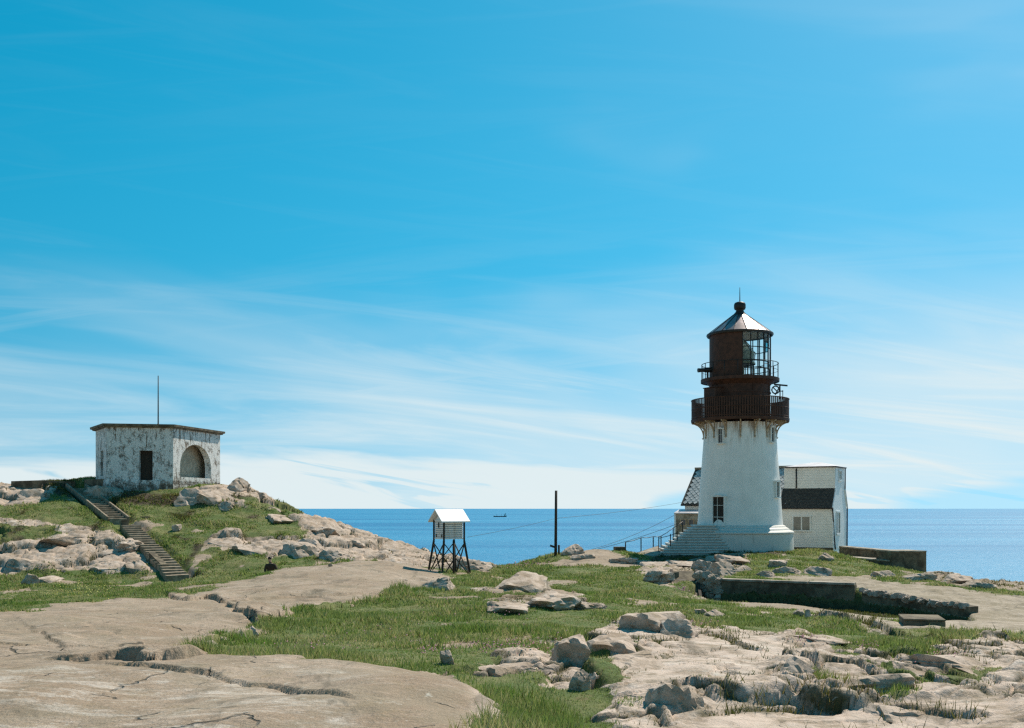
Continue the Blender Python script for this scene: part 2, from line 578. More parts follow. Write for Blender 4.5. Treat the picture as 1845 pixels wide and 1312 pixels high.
calm = inpoly(wu, wv, [(1120, 1210), (1180, 1160), (1290, 1142), (1420, 1150), (1400, 1185), (1390, 1225), (1330, 1250), (1240, 1236), (1150, 1245)]) & (GY < 26)
calm |= inpoly(wu, wv, [(1440, 1215), (1500, 1200), (1570, 1205), (1640, 1240), (1560, 1262), (1470, 1245)]) & (GY < 26)
calm |= inpoly(wu, wv, [(1620, 1185), (1700, 1178), (1830, 1200), (1830, 1225), (1700, 1212)]) & (GY < 26)
calm |= inpoly(wu, wv, [(1300, 1268), (1500, 1280), (1800, 1262), (1900, 1400), (1200, 1400)]) & (GY < 26)
frac[calm] = 0.16
frac_s = blur(frac, 6); crag_s = blur(crag, 6); rock_s = blur(rock, 3)

# long swells, hummocks of turf, broken rock
Z = Z0.copy()
Z += rock_s * (0.16 * fbm(GX * 0.33, GY * 0.30, 3, 3) + 0.030 * fbm(GX * 1.6 + GY * 0.5, GY * 1.3, 12, 4))
Z += (1 - rock_s) * (0.16 * fbm(GX * 0.45, GY * 0.45, 21, 3) + 0.07 * fbm(GX * 2.4, GY * 2.4, 27, 3)) * np.clip(GY / 30, 0.4, 1.2)
ca, sa = math.cos(0.45), math.sin(0.45)


def fractured(seed, sx, sy):
    wx = GX + 0.35 * fbm(GX * 1.1, GY * 1.1, seed + 50, 3)
    wy = GY + 0.35 * fbm(GX * 1.1, GY * 1.1, seed + 60, 3)
    a = (wx * ca + wy * sa) / sx
    b = (-wx * sa + wy * ca) / sy
    return worley(a, b, seed)


Zq = Z.copy()
c1, t1, e1 = fractured(101, 2.1, 1.2)
c2, t2, e2 = fractured(201, 0.62, 0.38)
Z += frac_s * (0.14 * (c1 - 0.45) + 0.30 * t1 - 0.10 * np.exp(-(e1 / 0.05) ** 2))
Z += frac_s * (0.070 * (c2 - 0.5) + 0.16 * t2 - 0.050 * np.exp(-(e2 / 0.09) ** 2)) * (0.35 + 1.3 * np.clip(fbm(GX * 0.5, GY * 0.5, 88, 2) + 0.3, 0, 1))
Z = np.maximum(Z, Zq - 0.13)
c3, t3, e3 = fractured(301, 4.2, 2.8)
c4, t4, e4 = fractured(401, 1.25, 0.95)
Z += crag_s * (0.50 * (c3 - 0.35) + 0.75 * t3 - 0.38 * np.exp(-(e3 / 0.06) ** 2))
Z += crag_s * (0.12 * (c4 - 0.5) + 0.20 * t4 - 0.12 * np.exp(-(e4 / 0.06) ** 2) + 0.13 * fbm(GX * 1.5, GY * 1.5, 64, 5, 0.6))
_st = (GX * 0.35 + GY * 0.55 + Z * 1.6 + 0.5 * fbm(GX * 0.8, GY * 0.8, 44, 3)) * 1.7      # tilted beds breaking off in steps
Z += crag_s * 0.16 * (np.abs((_st % 1.0) - 0.5) - 0.25)
Z += frac_s * 0.035 * fbm(GX * 5, GY * 5, 46, 4, 0.6)


def to_world(px):
    """lay pixel points on the smooth ground"""
    out = []
    ds = np.concatenate([np.arange(6, 30, 0.05), np.arange(30, 95, 0.1)])
    for (u, v) in px:
        x = (u - U0) / F * ds
        z = (V0 - v) / F * ds
        g = TPS(x, ds)
        k = np.where(z <= g)[0]
        i = k[0] if len(k) else len(ds) - 1
        out.append((x[i], ds[i]))
    return out


# ledges of the big slabs: the far side stands a little higher and overhangs a dark joint
LEDGES = [
    ([(60, 1193), (140, 1194), (205, 1190), (262, 1199), (330, 1195), (385, 1186)], 0.11, 3.5),
    ([(170, 1196), (250, 1203), (340, 1221), (440, 1240), (508, 1243), (520, 1252), (600, 1270), (650, 1284)], 0.045, 2.2),
    ([(285, 1073), (330, 1080), (372, 1076), (402, 1086), (445, 1088)], 0.13, 7.0),
    ([(405, 1088), (424, 1098), (428, 1112), (452, 1119), (470, 1128)], 0.13, 6.0),
    ([(335, 1170), (380, 1158), (430, 1148), (470, 1134)], 0.13, 1.8),
    ([(-100, 1160), (38, 1166), (120, 1170), (220, 1180)], 0.03, 1.8),
    ([(1180, 1262), (1230, 1240), (1300, 1258), (1350, 1275)], 0.12, 1.2),
    ([(1390, 1176), (1440, 1195), (1480, 1216)], 0.09, 1.2),
    ([(1440, 1228), (1490, 1203), (1540, 1207), (1620, 1240)], 0.08, 1.2),
    ([(1660, 1180), (1720, 1196), (1800, 1212)], 0.07, 1.4),
    ([(1390, 1240), (1470, 1262), (1520, 1280)], 0.06, 1.0),
    ([(1450, 1112), (1540, 1122), (1640, 1150), (1700, 1158)], 0.14, 1.5),
    ([(1105, 1240), (1130, 1205), (1165, 1188), (1215, 1168)], 0.07, 1.0),
    ([(1255, 1142), (1300, 1152), (1340, 1168), (1385, 1172)], 0.05, 1.0),
    ([(1475, 1152), (1560, 1178), (1640, 1202), (1720, 1222), (1820, 1240)], 0.07, 1.0),
    ([(1500, 1250), (1600, 1280), (1700, 1292), (1800, 1290)], 0.06, 0.9),
    ([(1235, 1292), (1330, 1280), (1420, 1272), (1520, 1264)], 0.06, 0.9),
    ([(1290, 1215), (1350, 1228), (1420, 1224), (1470, 1240)], 0.04, 0.9),
    ([(1560, 1232), (1640, 1250), (1720, 1254), (1830, 1268)], 0.06, 0.9),
    ([(1640, 1150), (1720, 1168), (1820, 1180)], 0.06, 1.2),
    ([(620, 1092), (680, 1078), (745, 1062), (800, 1048)], 0.12, 1.5),
    ([(470, 1126), (520, 1117), (600, 1106), (660, 1090)], 0.12, 1.5),
    ([(560, 1192), (680, 1200), (780, 1204), (850, 1238), (872, 1253)], -0.10, 0.9),
]
LJ = np.zeros(GX.shape)
Zpre = Z.copy()
for px, h, L in LEDGES:
    w = to_world(px)
    jx = GX + 0.10 * fbm(GX * 2.2, GY * 2.2, 7, 3) + 0.03 * fbm(GX * 9, GY * 9, 8, 2)
    jy = GY + 0.22 * fbm(GX * 2.0, GY * 2.0, 17, 3) + 0.05 * fbm(GX * 8, GY * 8, 18, 2)
    d, s, t = polydist(jx, jy, w)
    sd_ = s * d
    end = sstep(0, 0.15, t) * sstep(1, 0.85, t)
    vary = 0.35 + 1.1 * np.clip(fbm(GX * 0.9, GY * 0.9, 15, 3) + 0.5, 0, 1)
    up = sstep(-0.015, 0.02, sd_)
    if px[0][0] > 1000:
        LJ = np.maximum(LJ, end * np.exp(-((sd_ + 0.03) / 0.09) ** 2))
    if h > 0:
        gap = np.exp(-((sd_ + 0.025) / 0.032) ** 2)
        Z += end * vary * h * (np.exp(-d / L) * up - 0.9 * gap)
    else:
        Z += end * h * np.exp(-d / L) * up

Z = np.where((GY < 28) & (GX > 0), np.maximum(Z, Zpre - 0.07), Z)
# the sunken walk in front of the old gun position
TA, TB = P(1297, 1048, 44.0), P(1540, 1056, 41.5)
TC, TD = P(1553, 1062, 41.0), P(1745, 1090, 37.0)
RIM = [P(1750, 1121, 33.6), P(1545, 1104, 35), P(1430, 1094, 36), P(1300, 1083, 38), P(1228, 1068, 40.5)]
TG = P(1262, 1045, 45.0)
TRENCH = [(p.x, p.y) for p in (TG, TA, TB, TC, TD)] + [(p.x, p.y) for p in RIM]
tm = inpoly(GX, GY, TRENCH)
tm_s = blur(tm.astype(float), 2)
FLOOR = -3.98 + 0.05 * fbm(GX * 0.8, GY * 0.8, 91, 3)
Z = Z * (1 - tm_s) + np.minimum(FLOOR, Z) * tm_s
earth_shade[tm] = 1; rock[tm] = 0
# level footing for the house, the tower and the lookout
def level(cx, cy, r, z, soft=1.2):
    global Z
    d = np.hypot(GX - cx, GY - cy)
    k = sstep(r + soft, r, d)
    Z = Z * (1 - k) + np.minimum(Z, z) * k
level(14.9, 69.0, 3.0, -2.75, 1.6)
level(20.5, 77.0, 5.0, -2.75)
level(13.5, 80.0, 3.0, -2.75)
level(-27.5, 81.5, 4.0, 1.0)
def ramp_cut(a, b, w, dz):
    """bed a flight of steps or a path into the slope"""
    global Z
    ax, ay = a.x, a.y; dx, dy = b.x - ax, b.y - ay
    l2 = dx * dx + dy * dy
    t = np.clip(((GX - ax) * dx + (GY - ay) * dy) / l2, 0, 1)
    d = np.hypot(GX - ax - t * dx, GY - ay - t * dy)
    k = sstep(w + 0.5, w, d)
    Z = Z * (1 - k) + np.minimum(Z, a.z + (b.z - a.z) * t + dz) * k
ST_A, ST_B = P(322, 1040, 57.5), P(232, 946, 68.5)      # lower flight on the hill
ST_C, ST_D = P(213, 938, 69.6), P(137, 880, 78.5)       # upper flight
ramp_cut(ST_A, ST_B, 0.75, -0.28)
ramp_cut(ST_C, ST_D, 0.75, -0.28)
Z = np.where(GY > 93, Z - (GY - 93) * 0.5, Z)


def ground(x, y):
    """height of the finished ground"""
    r = np.interp(y, ROWS, np.arange(NR))
    c = np.interp(x / (y + APEX), COLS, np.arange(NC))
    i = min(int(r), NR - 2); j = min(int(c), NC - 2)
    a, b = r - i, c - j
    return float((Z[i, j] * (1 - b) + Z[i, j + 1] * b) * (1 - a) + (Z[i + 1, j] * (1 - b) + Z[i + 1, j + 1] * b) * a)


def hit(u, v, dmin=6.0):
    d = dmin
    while d < 100:
        p = P(u, v, d)
        if p.z <= ground(p.x, d):
            return p
        d += 0.03 if d < 20 else 0.1
    return P(u, v, 75)

# ------------------------------------------------------------------ materials
class NT:
    def __init__(self, name):
        self.mat = bpy.data.materials.new(name)
        self.mat.use_nodes = True
        self.t = self.mat.node_tree
        self.N, self.L = self.t.nodes, self.t.links
        self.N.clear()
        self.out = self.N.new('ShaderNodeOutputMaterial')
        self.geo = self.N.new('ShaderNodeNewGeometry')
        self.pos = self.geo.outputs['Position']

    def set(self, sock, val):
        if isinstance(val, bpy.types.NodeSocket):
            self.L.new(val, sock)
        else:
            if hasattr(sock.default_value, '__len__') and hasattr(val, '__len__') and len(val) == 3 and len(sock.default_value) == 4:
                val = (*val, 1)
            sock.default_value = val

    def math(self, op, a, b=0.0, clamp=False):
        n = self.N.new('ShaderNodeMath'); n.operation = op; n.use_clamp = clamp
        self.set(n.inputs[0], a); self.set(n.inputs[1], b)
        return n.outputs[0]

    def mapping(self, scale=(1, 1, 1), rot=(0, 0, 0), vec=None):
        n = self.N.new('ShaderNodeMapping')
        n.inputs['Scale'].default_value = scale
        n.inputs['Rotation'].default_value = rot
        self.L.new(vec or self.pos, n.inputs['Vector'])
        return n.outputs[0]

    def noise(self, scale, detail=5, rough=0.55, dist=0.0, vec=None):
        n = self.N.new('ShaderNodeTexNoise')
        n.inputs['Scale'].default_value = scale
        n.inputs['Detail'].default_value = detail
        n.inputs['Roughness'].default_value = rough
        n.inputs['Distortion'].default_value = dist
        self.L.new(vec or self.pos, n.inputs['Vector'])
        return n.outputs['Fac']

    def vor(self, scale, feature='F1', vec=None):
        n = self.N.new('ShaderNodeTexVoronoi')
        n.feature = feature
        n.inputs['Scale'].default_value = scale
        self.L.new(vec or self.pos, n.inputs['Vector'])
        return n.outputs['Distance'] if feature != 'F1' else n.outputs['Distance']

    def ss(self, x, a, b, lo=0.0, hi=1.0):
        n = self.N.new('ShaderNodeMapRange'); n.interpolation_type = 'SMOOTHSTEP'
        n.inputs['From Min'].default_value = a; n.inputs['From Max'].default_value = b
        n.inputs['To Min'].default_value = lo; n.inputs['To Max'].default_value = hi
        self.set(n.inputs['Value'], x)
        return n.outputs[0]

    def mix(self, fac, a, b, mode='MIX'):
        n = self.N.new('ShaderNodeMix'); n.data_type = 'RGBA'; n.blend_type = mode
        self.set(n.inputs[0], fac); self.set(n.inputs[6], a); self.set(n.inputs[7], b)
        return n.outputs[2]

    def attr(self, name):
        n = self.N.new('ShaderNodeAttribute'); n.attribute_name = name
        return n.outputs['Fac']

    def bump(self, h, strength=0.5, dist=0.02, normal=None):
        n = self.N.new('ShaderNodeBump')
        n.inputs['Strength'].default_value = strength
        n.inputs['Distance'].default_value = dist
        self.L.new(h, n.inputs['Height'])
        if normal is not None:
            self.L.new(normal, n.inputs['Normal'])
        return n.outputs[0]

    def principled(self, color, rough=0.8, metallic=0.0, normal=None, spec=0.3, **kw):
        n = self.N.new('ShaderNodeBsdfPrincipled')
        self.set(n.inputs['Base Color'], color)
        self.set(n.inputs['Roughness'], rough)
        n.inputs['Metallic'].default_value = metallic
        n.inputs['Specular IOR Level'].default_value = spec
        if normal is not None:
            self.L.new(normal, n.inputs['Normal'])
        for k, v in kw.items():
            self.set(n.inputs[k], v)
        return n.outputs[0]

    def done(self, shader):
        self.L.new(shader, self.out.inputs[0])
        return self.mat


def rock_color(t, smooth=None):
    p = t.pos
    big = t.noise(0.55, 4, 0.55, 0.4)
    mid = t.noise(3.2, 6, 0.62, 0.6)
    fine = t.noise(22, 5, 0.65)
    streak = t.noise(1.0, 6, 0.6, 0.8, t.mapping((1.1, 5.5, 3.0), (0, 0, 0.35)))
    col = t.mix(t.ss(big, 0.35, 0.66), (0.335, 0.236, 0.156), (0.455, 0.342, 0.248))
    col = t.mix(t.math('MULTIPLY', t.ss(streak, 0.50, 0.70), 0.75), col, (0.52, 0.415, 0.325))
    pale = t.math('MULTIPLY', t.ss(mid, 0.50, 0.66), t.ss(big, 0.42, 0.62))
    if smooth is not None:
        pale = t.math('MULTIPLY', pale, t.math('SUBTRACT', 1.0, t.math('MULTIPLY', smooth, 0.75)))
    col = t.mix(pale, col, (0.64, 0.56, 0.48))
    dark = t.math('MULTIPLY', t.ss(t.math('ADD', t.noise(7.5, 8, 0.72, 0.3), t.math('MULTIPLY', big, 0.15)), 0.60, 0.74), 0.85)
    if smooth is not None:
        dark = t.math('MULTIPLY', dark, t.math('SUBTRACT', 1.0, t.math('MULTIPLY', smooth, 0.5)))
    col = t.mix(dark, col, (0.085, 0.070, 0.052))
    och = t.math('MULTIPLY', t.ss(t.noise(2.1, 5, 0.6, 0.5, t.mapping((1, 1, 1), (0, 0, 1.3))), 0.55, 0.70), 0.5)
    col = t.mix(och, col, (0.33, 0.235, 0.125))
    col = t.mix(t.ss(fine, 0.30, 0.72, 0.0, 1.0), t.mix(0.42, col, (0.10, 0.078, 0.055)), col)
    # grit, crystals, hairline joints
    grit = t.noise(70, 4, 0.7)
    col = t.mix(t.math('MULTIPLY', t.ss(grit, 0.56, 0.68), 0.60), col, (0.055, 0.045, 0.035))
    col = t.mix(t.math('MULTIPLY', t.ss(grit, 0.44, 0.34), 0.35), col, (0.66, 0.60, 0.54))
    patch = t.noise(1.7, 8, 0.68, 0.6, t.mapping((1, 1.6, 1), (0, 0, 0.7)))
    col = t.mix(t.math('MULTIPLY', t.ss(patch, 0.52, 0.64), 0.45), col, (0.20, 0.165, 0.105))
    wn = t.N.new('ShaderNodeTexNoise'); wn.inputs['Scale'].default_value = 1.6; wn.inputs['Detail'].default_value = 4
    t.L.new(t.pos, wn.inputs['Vector'])
    va = t.N.new('ShaderNodeVectorMath'); va.operation = 'MULTIPLY_ADD'
    t.L.new(wn.outputs['Color'], va.inputs[0]); va.inputs[1].default_value = (0.7, 0.7, 0.2); t.L.new(t.pos, va.inputs[2])
    vj = t.vor(0.75, 'DISTANCE_TO_EDGE', t.mapping((1.0, 0.62, 1.0), (0, 0, 0.5), va.outputs[0]))
    crack = t.math('MULTIPLY', t.ss(vj, 0.014, 0.004), t.ss(t.noise(0.8, 4, 0.6, 0.3, t.mapping((1, 1, 1), (0, 0, 2.0))), 0.52, 0.60))
    col = t.mix(t.math('MULTIPLY', crack, 0.85), col, (0.045, 0.036, 0.024))
    oi = t.N.new('ShaderNodeObjectInfo')
    col = t.mix(t.ss(oi.outputs['Random'], 0.2, 1.0, 0.0, 0.25), col, t.mix(0.5, col, (0.22, 0.18, 0.135)))
    h = t.math('ADD', t.math('MULTIPLY', mid, 0.5), t.math('ADD', t.math('MULTIPLY', fine, 0.4), t.math('MULTIPLY', grit, 0.12)))
    h = t.math('SUBTRACT', h, t.math('MULTIPLY', crack, 0.5))
    return col, h


def mat_rock(name):
    t = NT(name)
    col, h = rock_color(t)
    col = t.mix(t.math('MULTIPLY', t.ss(t.noise(2.4, 8, 0.68, 0.4), 0.38, 0.62), 0.45), col, (0.69, 0.55, 0.46))
    nb = t.bump(h, 0.75, 0.06)
    return t.done(t.principled(col, 0.86, normal=nb, spec=0.25))


def mat_terrain():
    t = NT('bedrock_and_turf')
    sm = t.attr('slab')
    rc, h = rock_color(t, sm)
    # white weathering in the foreground slab and greenish lichen wash on the middle one
    wl = t.noise(1.1, 9, 0.70, 0.7, t.mapping((1.0, 1.9, 1.0), (0, 0, -0.25)))
    wl2 = t.noise(17, 5, 0.7)
    whiteness = t.math('MULTIPLY', t.attr('white'), t.ss(t.math('ADD', wl, t.math('MULTIPLY', t.math('SUBTRACT', wl2, 0.5), 0.25)), 0.46, 0.66))
    rc = t.mix(t.math('MULTIPLY', whiteness, 0.66), rc, (0.62, 0.56, 0.49))
    ol = t.math('MULTIPLY', t.ss(t.noise(0.9, 8, 0.66, 0.6), 0.44, 0.62), t.math('MULTIPLY', sm, 0.50))
    rc = t.mix(ol, rc, (0.245, 0.198, 0.135))
    bl = t.math('MULTIPLY', t.attr('bleached'), t.ss(t.noise(2.4, 8, 0.68, 0.4), 0.36, 0.60))
    rc = t.mix(t.math('MULTIPLY', bl, 0.62), rc, (0.69, 0.55, 0.46))
    pc = t.mix(t.ss(t.noise(1.2, 8, 0.7, 0.5), 0.38, 0.62), (0.22, 0.18, 0.115), (0.38, 0.315, 0.24))
    pc = t.mix(t.math('MULTIPLY', t.ss(t.noise(5.0, 7, 0.7), 0.52, 0.68), 0.7), pc, (0.10, 0.085, 0.045))
    rc = t.mix(t.math('MULTIPLY', t.attr('path'), 0.75), rc, pc)
    # turf floor
    gc = t.mix(t.ss(t.noise(0.7, 5, 0.6), 0.38, 0.64), (0.090, 0.125, 0.034), (0.175, 0.170, 0.066))
    gc = t.mix(t.math('MULTIPLY', t.ss(t.noise(2.8, 5, 0.65), 0.56, 0.70), 0.7), gc, (0.14, 0.105, 0.05))
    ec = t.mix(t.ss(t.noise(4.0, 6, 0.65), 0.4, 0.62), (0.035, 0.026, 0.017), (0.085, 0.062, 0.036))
    gc = t.mix(t.attr('earth_shade'), gc, ec)
    gm = t.math('ADD', t.attr('grass'), t.math('MULTIPLY', t.math('SUBTRACT', t.noise(9.0, 5, 0.65), 0.5), 0.7))
    gm = t.ss(gm, 0.40, 0.60)
    col = t.mix(gm, rc, gc)
    # moss and dead grass lodged in joints
    joint = t.math('MULTIPLY', t.attr('joint'), t.ss(t.noise(2.2, 5, 0.6), 0.42, 0.58))
    col = t.mix(joint, col, (0.060, 0.058, 0.022))
    stain = t.math('MULTIPLY', t.ss(t.noise(0.7, 9, 0.70, 0.9, t.mapping((1.6, 0.6, 1), (0, 0, 0.5))), 0.53, 0.64), t.math('MULTIPLY', sm, 0.55))
    stain = t.math('MULTIPLY', stain, t.math('SUBTRACT', 1.0, gm))
    col = t.mix(stain, col, (0.115, 0.095, 0.068))
    lich = t.math('MULTIPLY', t.ss(t.noise(5.5, 7, 0.72, 0.4), 0.60, 0.68), t.math('MULTIPLY', t.math('SUBTRACT', 1.0, gm), 0.6))
    col = t.mix(lich, col, (0.52, 0.49, 0.42))
    nb = t.bump(h, 0.9, 0.07)
    return t.done(t.principled(col, 0.88, normal=nb, spec=0.2))


def mat_simple(name, c1, c2, scale=3.0, rough=0.6, metallic=0.0, bump=0.25, bdist=0.01, spec=0.3, stretch=(1, 1, 1), lo=0.38, hi=0.64):
    t = NT(name)
    v = t.mapping(stretch)
    n = t.noise(scale, 6, 0.6, 0.3, v)
    col = t.mix(t.ss(n, lo, hi), c1, c2)
    nb = t.bump(t.noise(scale * 6, 4, 0.6, 0, v), bump, bdist)
    return t.done(t.principled(col, rough, metallic, nb, spec))


def mat_white_paint(name, stain=(0.30, 0.20, 0.12), amt=0.35, base=(0.78, 0.79, 0.78)):
    """white paint with dirt runs drawn down by rain"""
    t = NT(name)
    runs = t.noise(2.6, 6, 0.6, 0.2, t.mapping((2.2, 2.2, 0.22)))
    blot = t.noise(1.1, 5, 0.6, 0.4)
    col = t.mix(t.ss(blot, 0.35, 0.7), base, tuple(c * 0.90 for c in base))
    col = t.mix(t.math('MULTIPLY', t.ss(runs, 0.56, 0.72), amt), col, stain)
    nb = t.bump(t.noise(14, 4, 0.6), 0.15, 0.01)
    return t.done(t.principled(col, 0.55, 0, nb, 0.35))


def mat_tower():
    """white painted iron; rust and soot runs hang from the gallery brackets, grime rises from the foot"""
    t = NT('white_tower_paint')
    sep = t.N.new('ShaderNodeSeparateXYZ'); t.L.new(t.pos, sep.inputs[0])
    runs = t.noise(3.2, 6, 0.62, 0.2, t.mapping((2.4, 2.4, 0.16)))
    top = t.ss(sep.outputs[2], 3.6, 5.5)
    rust = t.math('MULTIPLY', t.ss(runs, 0.46, 0.64), t.math('ADD', 0.06, t.math('MULTIPLY', top, 0.75)))
    col = t.mix(t.ss(t.noise(1.4, 5, 0.6), 0.35, 0.7), (0.80, 0.765, 0.705), (0.73, 0.70, 0.645))
    col = t.mix(rust, col, (0.27, 0.17, 0.09))
    nb = t.bump(t.noise(9, 4, 0.6), 0.12, 0.01)
    return t.done(t.principled(col, 0.48, 0, nb, 0.4))


def mat_lookout():
    """flaking whitewash over dark rubble and cement"""
    t = NT('flaking_whitewash')
    n = t.noise(2.3, 10, 0.74, 0.3, t.mapping((1, 1, 0.7)))
    n2 = t.noise(13, 6, 0.7)
    cov = t.math('ADD', n, t.math('MULTIPLY', t.math('SUBTRACT', n2, 0.5), 0.35))
    sep = t.N.new('ShaderNodeSeparateXYZ'); t.L.new(t.pos, sep.inputs[0])
    cov = t.math('ADD', cov, t.ss(sep.outputs[2], 0.8, 2.6, -0.13, 0.06))
    runs = t.noise(3.0, 7, 0.65, 0.2, t.mapping((2.0, 2.0, 0.18)))
    cov = t.math('SUBTRACT', cov, t.math('MULTIPLY', t.ss(runs, 0.50, 0.68), t.ss(sep.outputs[2], 3.8, 6.0, 0.05, 0.30)))
    m = t.ss(cov, 0.39, 0.58)
    bare = t.mix(t.ss(t.noise(5, 5, 0.6), 0.4, 0.6), (0.10, 0.078, 0.058), (0.22, 0.18, 0.14))
    wash = t.mix(t.ss(n2, 0.3, 0.7), (0.52, 0.505, 0.47), (0.80, 0.785, 0.74))
    col = t.mix(m, bare, wash)
    nb = t.bump(t.math('ADD', m, t.math('MULTIPLY', t.noise(24, 4, 0.6), 0.6)), 0.6, 0.03)
    return t.done(t.principled(col, 0.9, 0, nb, 0.2))


def mat_glass(name, tint=(0.96, 0.98, 0.97), alpha=0.05, rough=0.03):
    t = NT(name)
    tr = t.N.new('ShaderNodeBsdfTransparent')
    tr.inputs[0].default_value = (*tint, 1)
    gl = t.N.new('ShaderNodeBsdfGlossy')
    gl.inputs['Roughness'].default_value = rough
    mx = t.N.new('ShaderNodeMixShader')
    fr = t.N.new('ShaderNodeFresnel'); fr.inputs[0].default_value = 1.25
    t.L.new(t.math('ADD', fr.outputs[0], alpha * 0.3, True), mx.inputs[0])
    t.L.new(tr.outputs[0], mx.inputs[1]); t.L.new(gl.outputs[0], mx.inputs[2])
    return t.done(mx.outputs[0])


def mat_sea():
    t = NT('sea_water')
    sep = t.N.new('ShaderNodeSeparateXYZ'); t.L.new(t.pos, sep.inputs[0])
    swell = t.noise(0.012, 6, 0.55, 0.3, t.mapping((0.55, 1.6, 1), (0, 0, 0.1)))
    chop = t.noise(0.11, 7, 0.62, 0.2, t.mapping((0.8, 1.4, 1)))
    h = t.math('ADD', t.math('MULTIPLY', swell, 0.35), t.math('MULTIPLY', chop, 0.65))
    nb = t.bump(h, 1.0, 4.5)
    cat = t.noise(0.0011, 5, 0.5, 0.5, t.mapping((0.35, 2.2, 1)))      # cat's paws and slicks
    col = t.mix(t.ss(cat, 0.38, 0.62), (0.020, 0.170, 0.33), (0.045, 0.245, 0.41))
    rough = t.ss(cat, 0.35, 0.65, 0.55, 0.42)
    return t.done(t.principled(col, rough, 0, nb, 0.28, IOR=1.33))


def mat_grass(name, c1, c2, c3):
    t = NT(name)
    v = t.attr('shade')
    patch = t.noise(0.45, 4, 0.55, 0.5)
    col = t.mix(t.ss(patch, 0.36, 0.62), c1, c2)
    col = t.mix(t.ss(v, 0.50, 0.95), col, c3)
    col = t.mix(t.ss(v, 0.0, 0.40, 0.35, 0.0), col, (0.045, 0.072, 0.020))
    df = t.N.new('ShaderNodeBsdfDiffuse'); t.L.new(col, df.inputs[0])
    tl = t.N.new('ShaderNodeBsdfTranslucent'); t.L.new(t.mix(0.35, col, (0.16, 0.22, 0.03)), tl.inputs[0])
    mx = t.N.new('ShaderNodeMixShader'); mx.inputs[0].default_value = 0.42
    t.L.new(df.outputs[0], mx.inputs[1]); t.L.new(tl.outputs[0], mx.inputs[2])
    return t.done(mx.outputs[0])


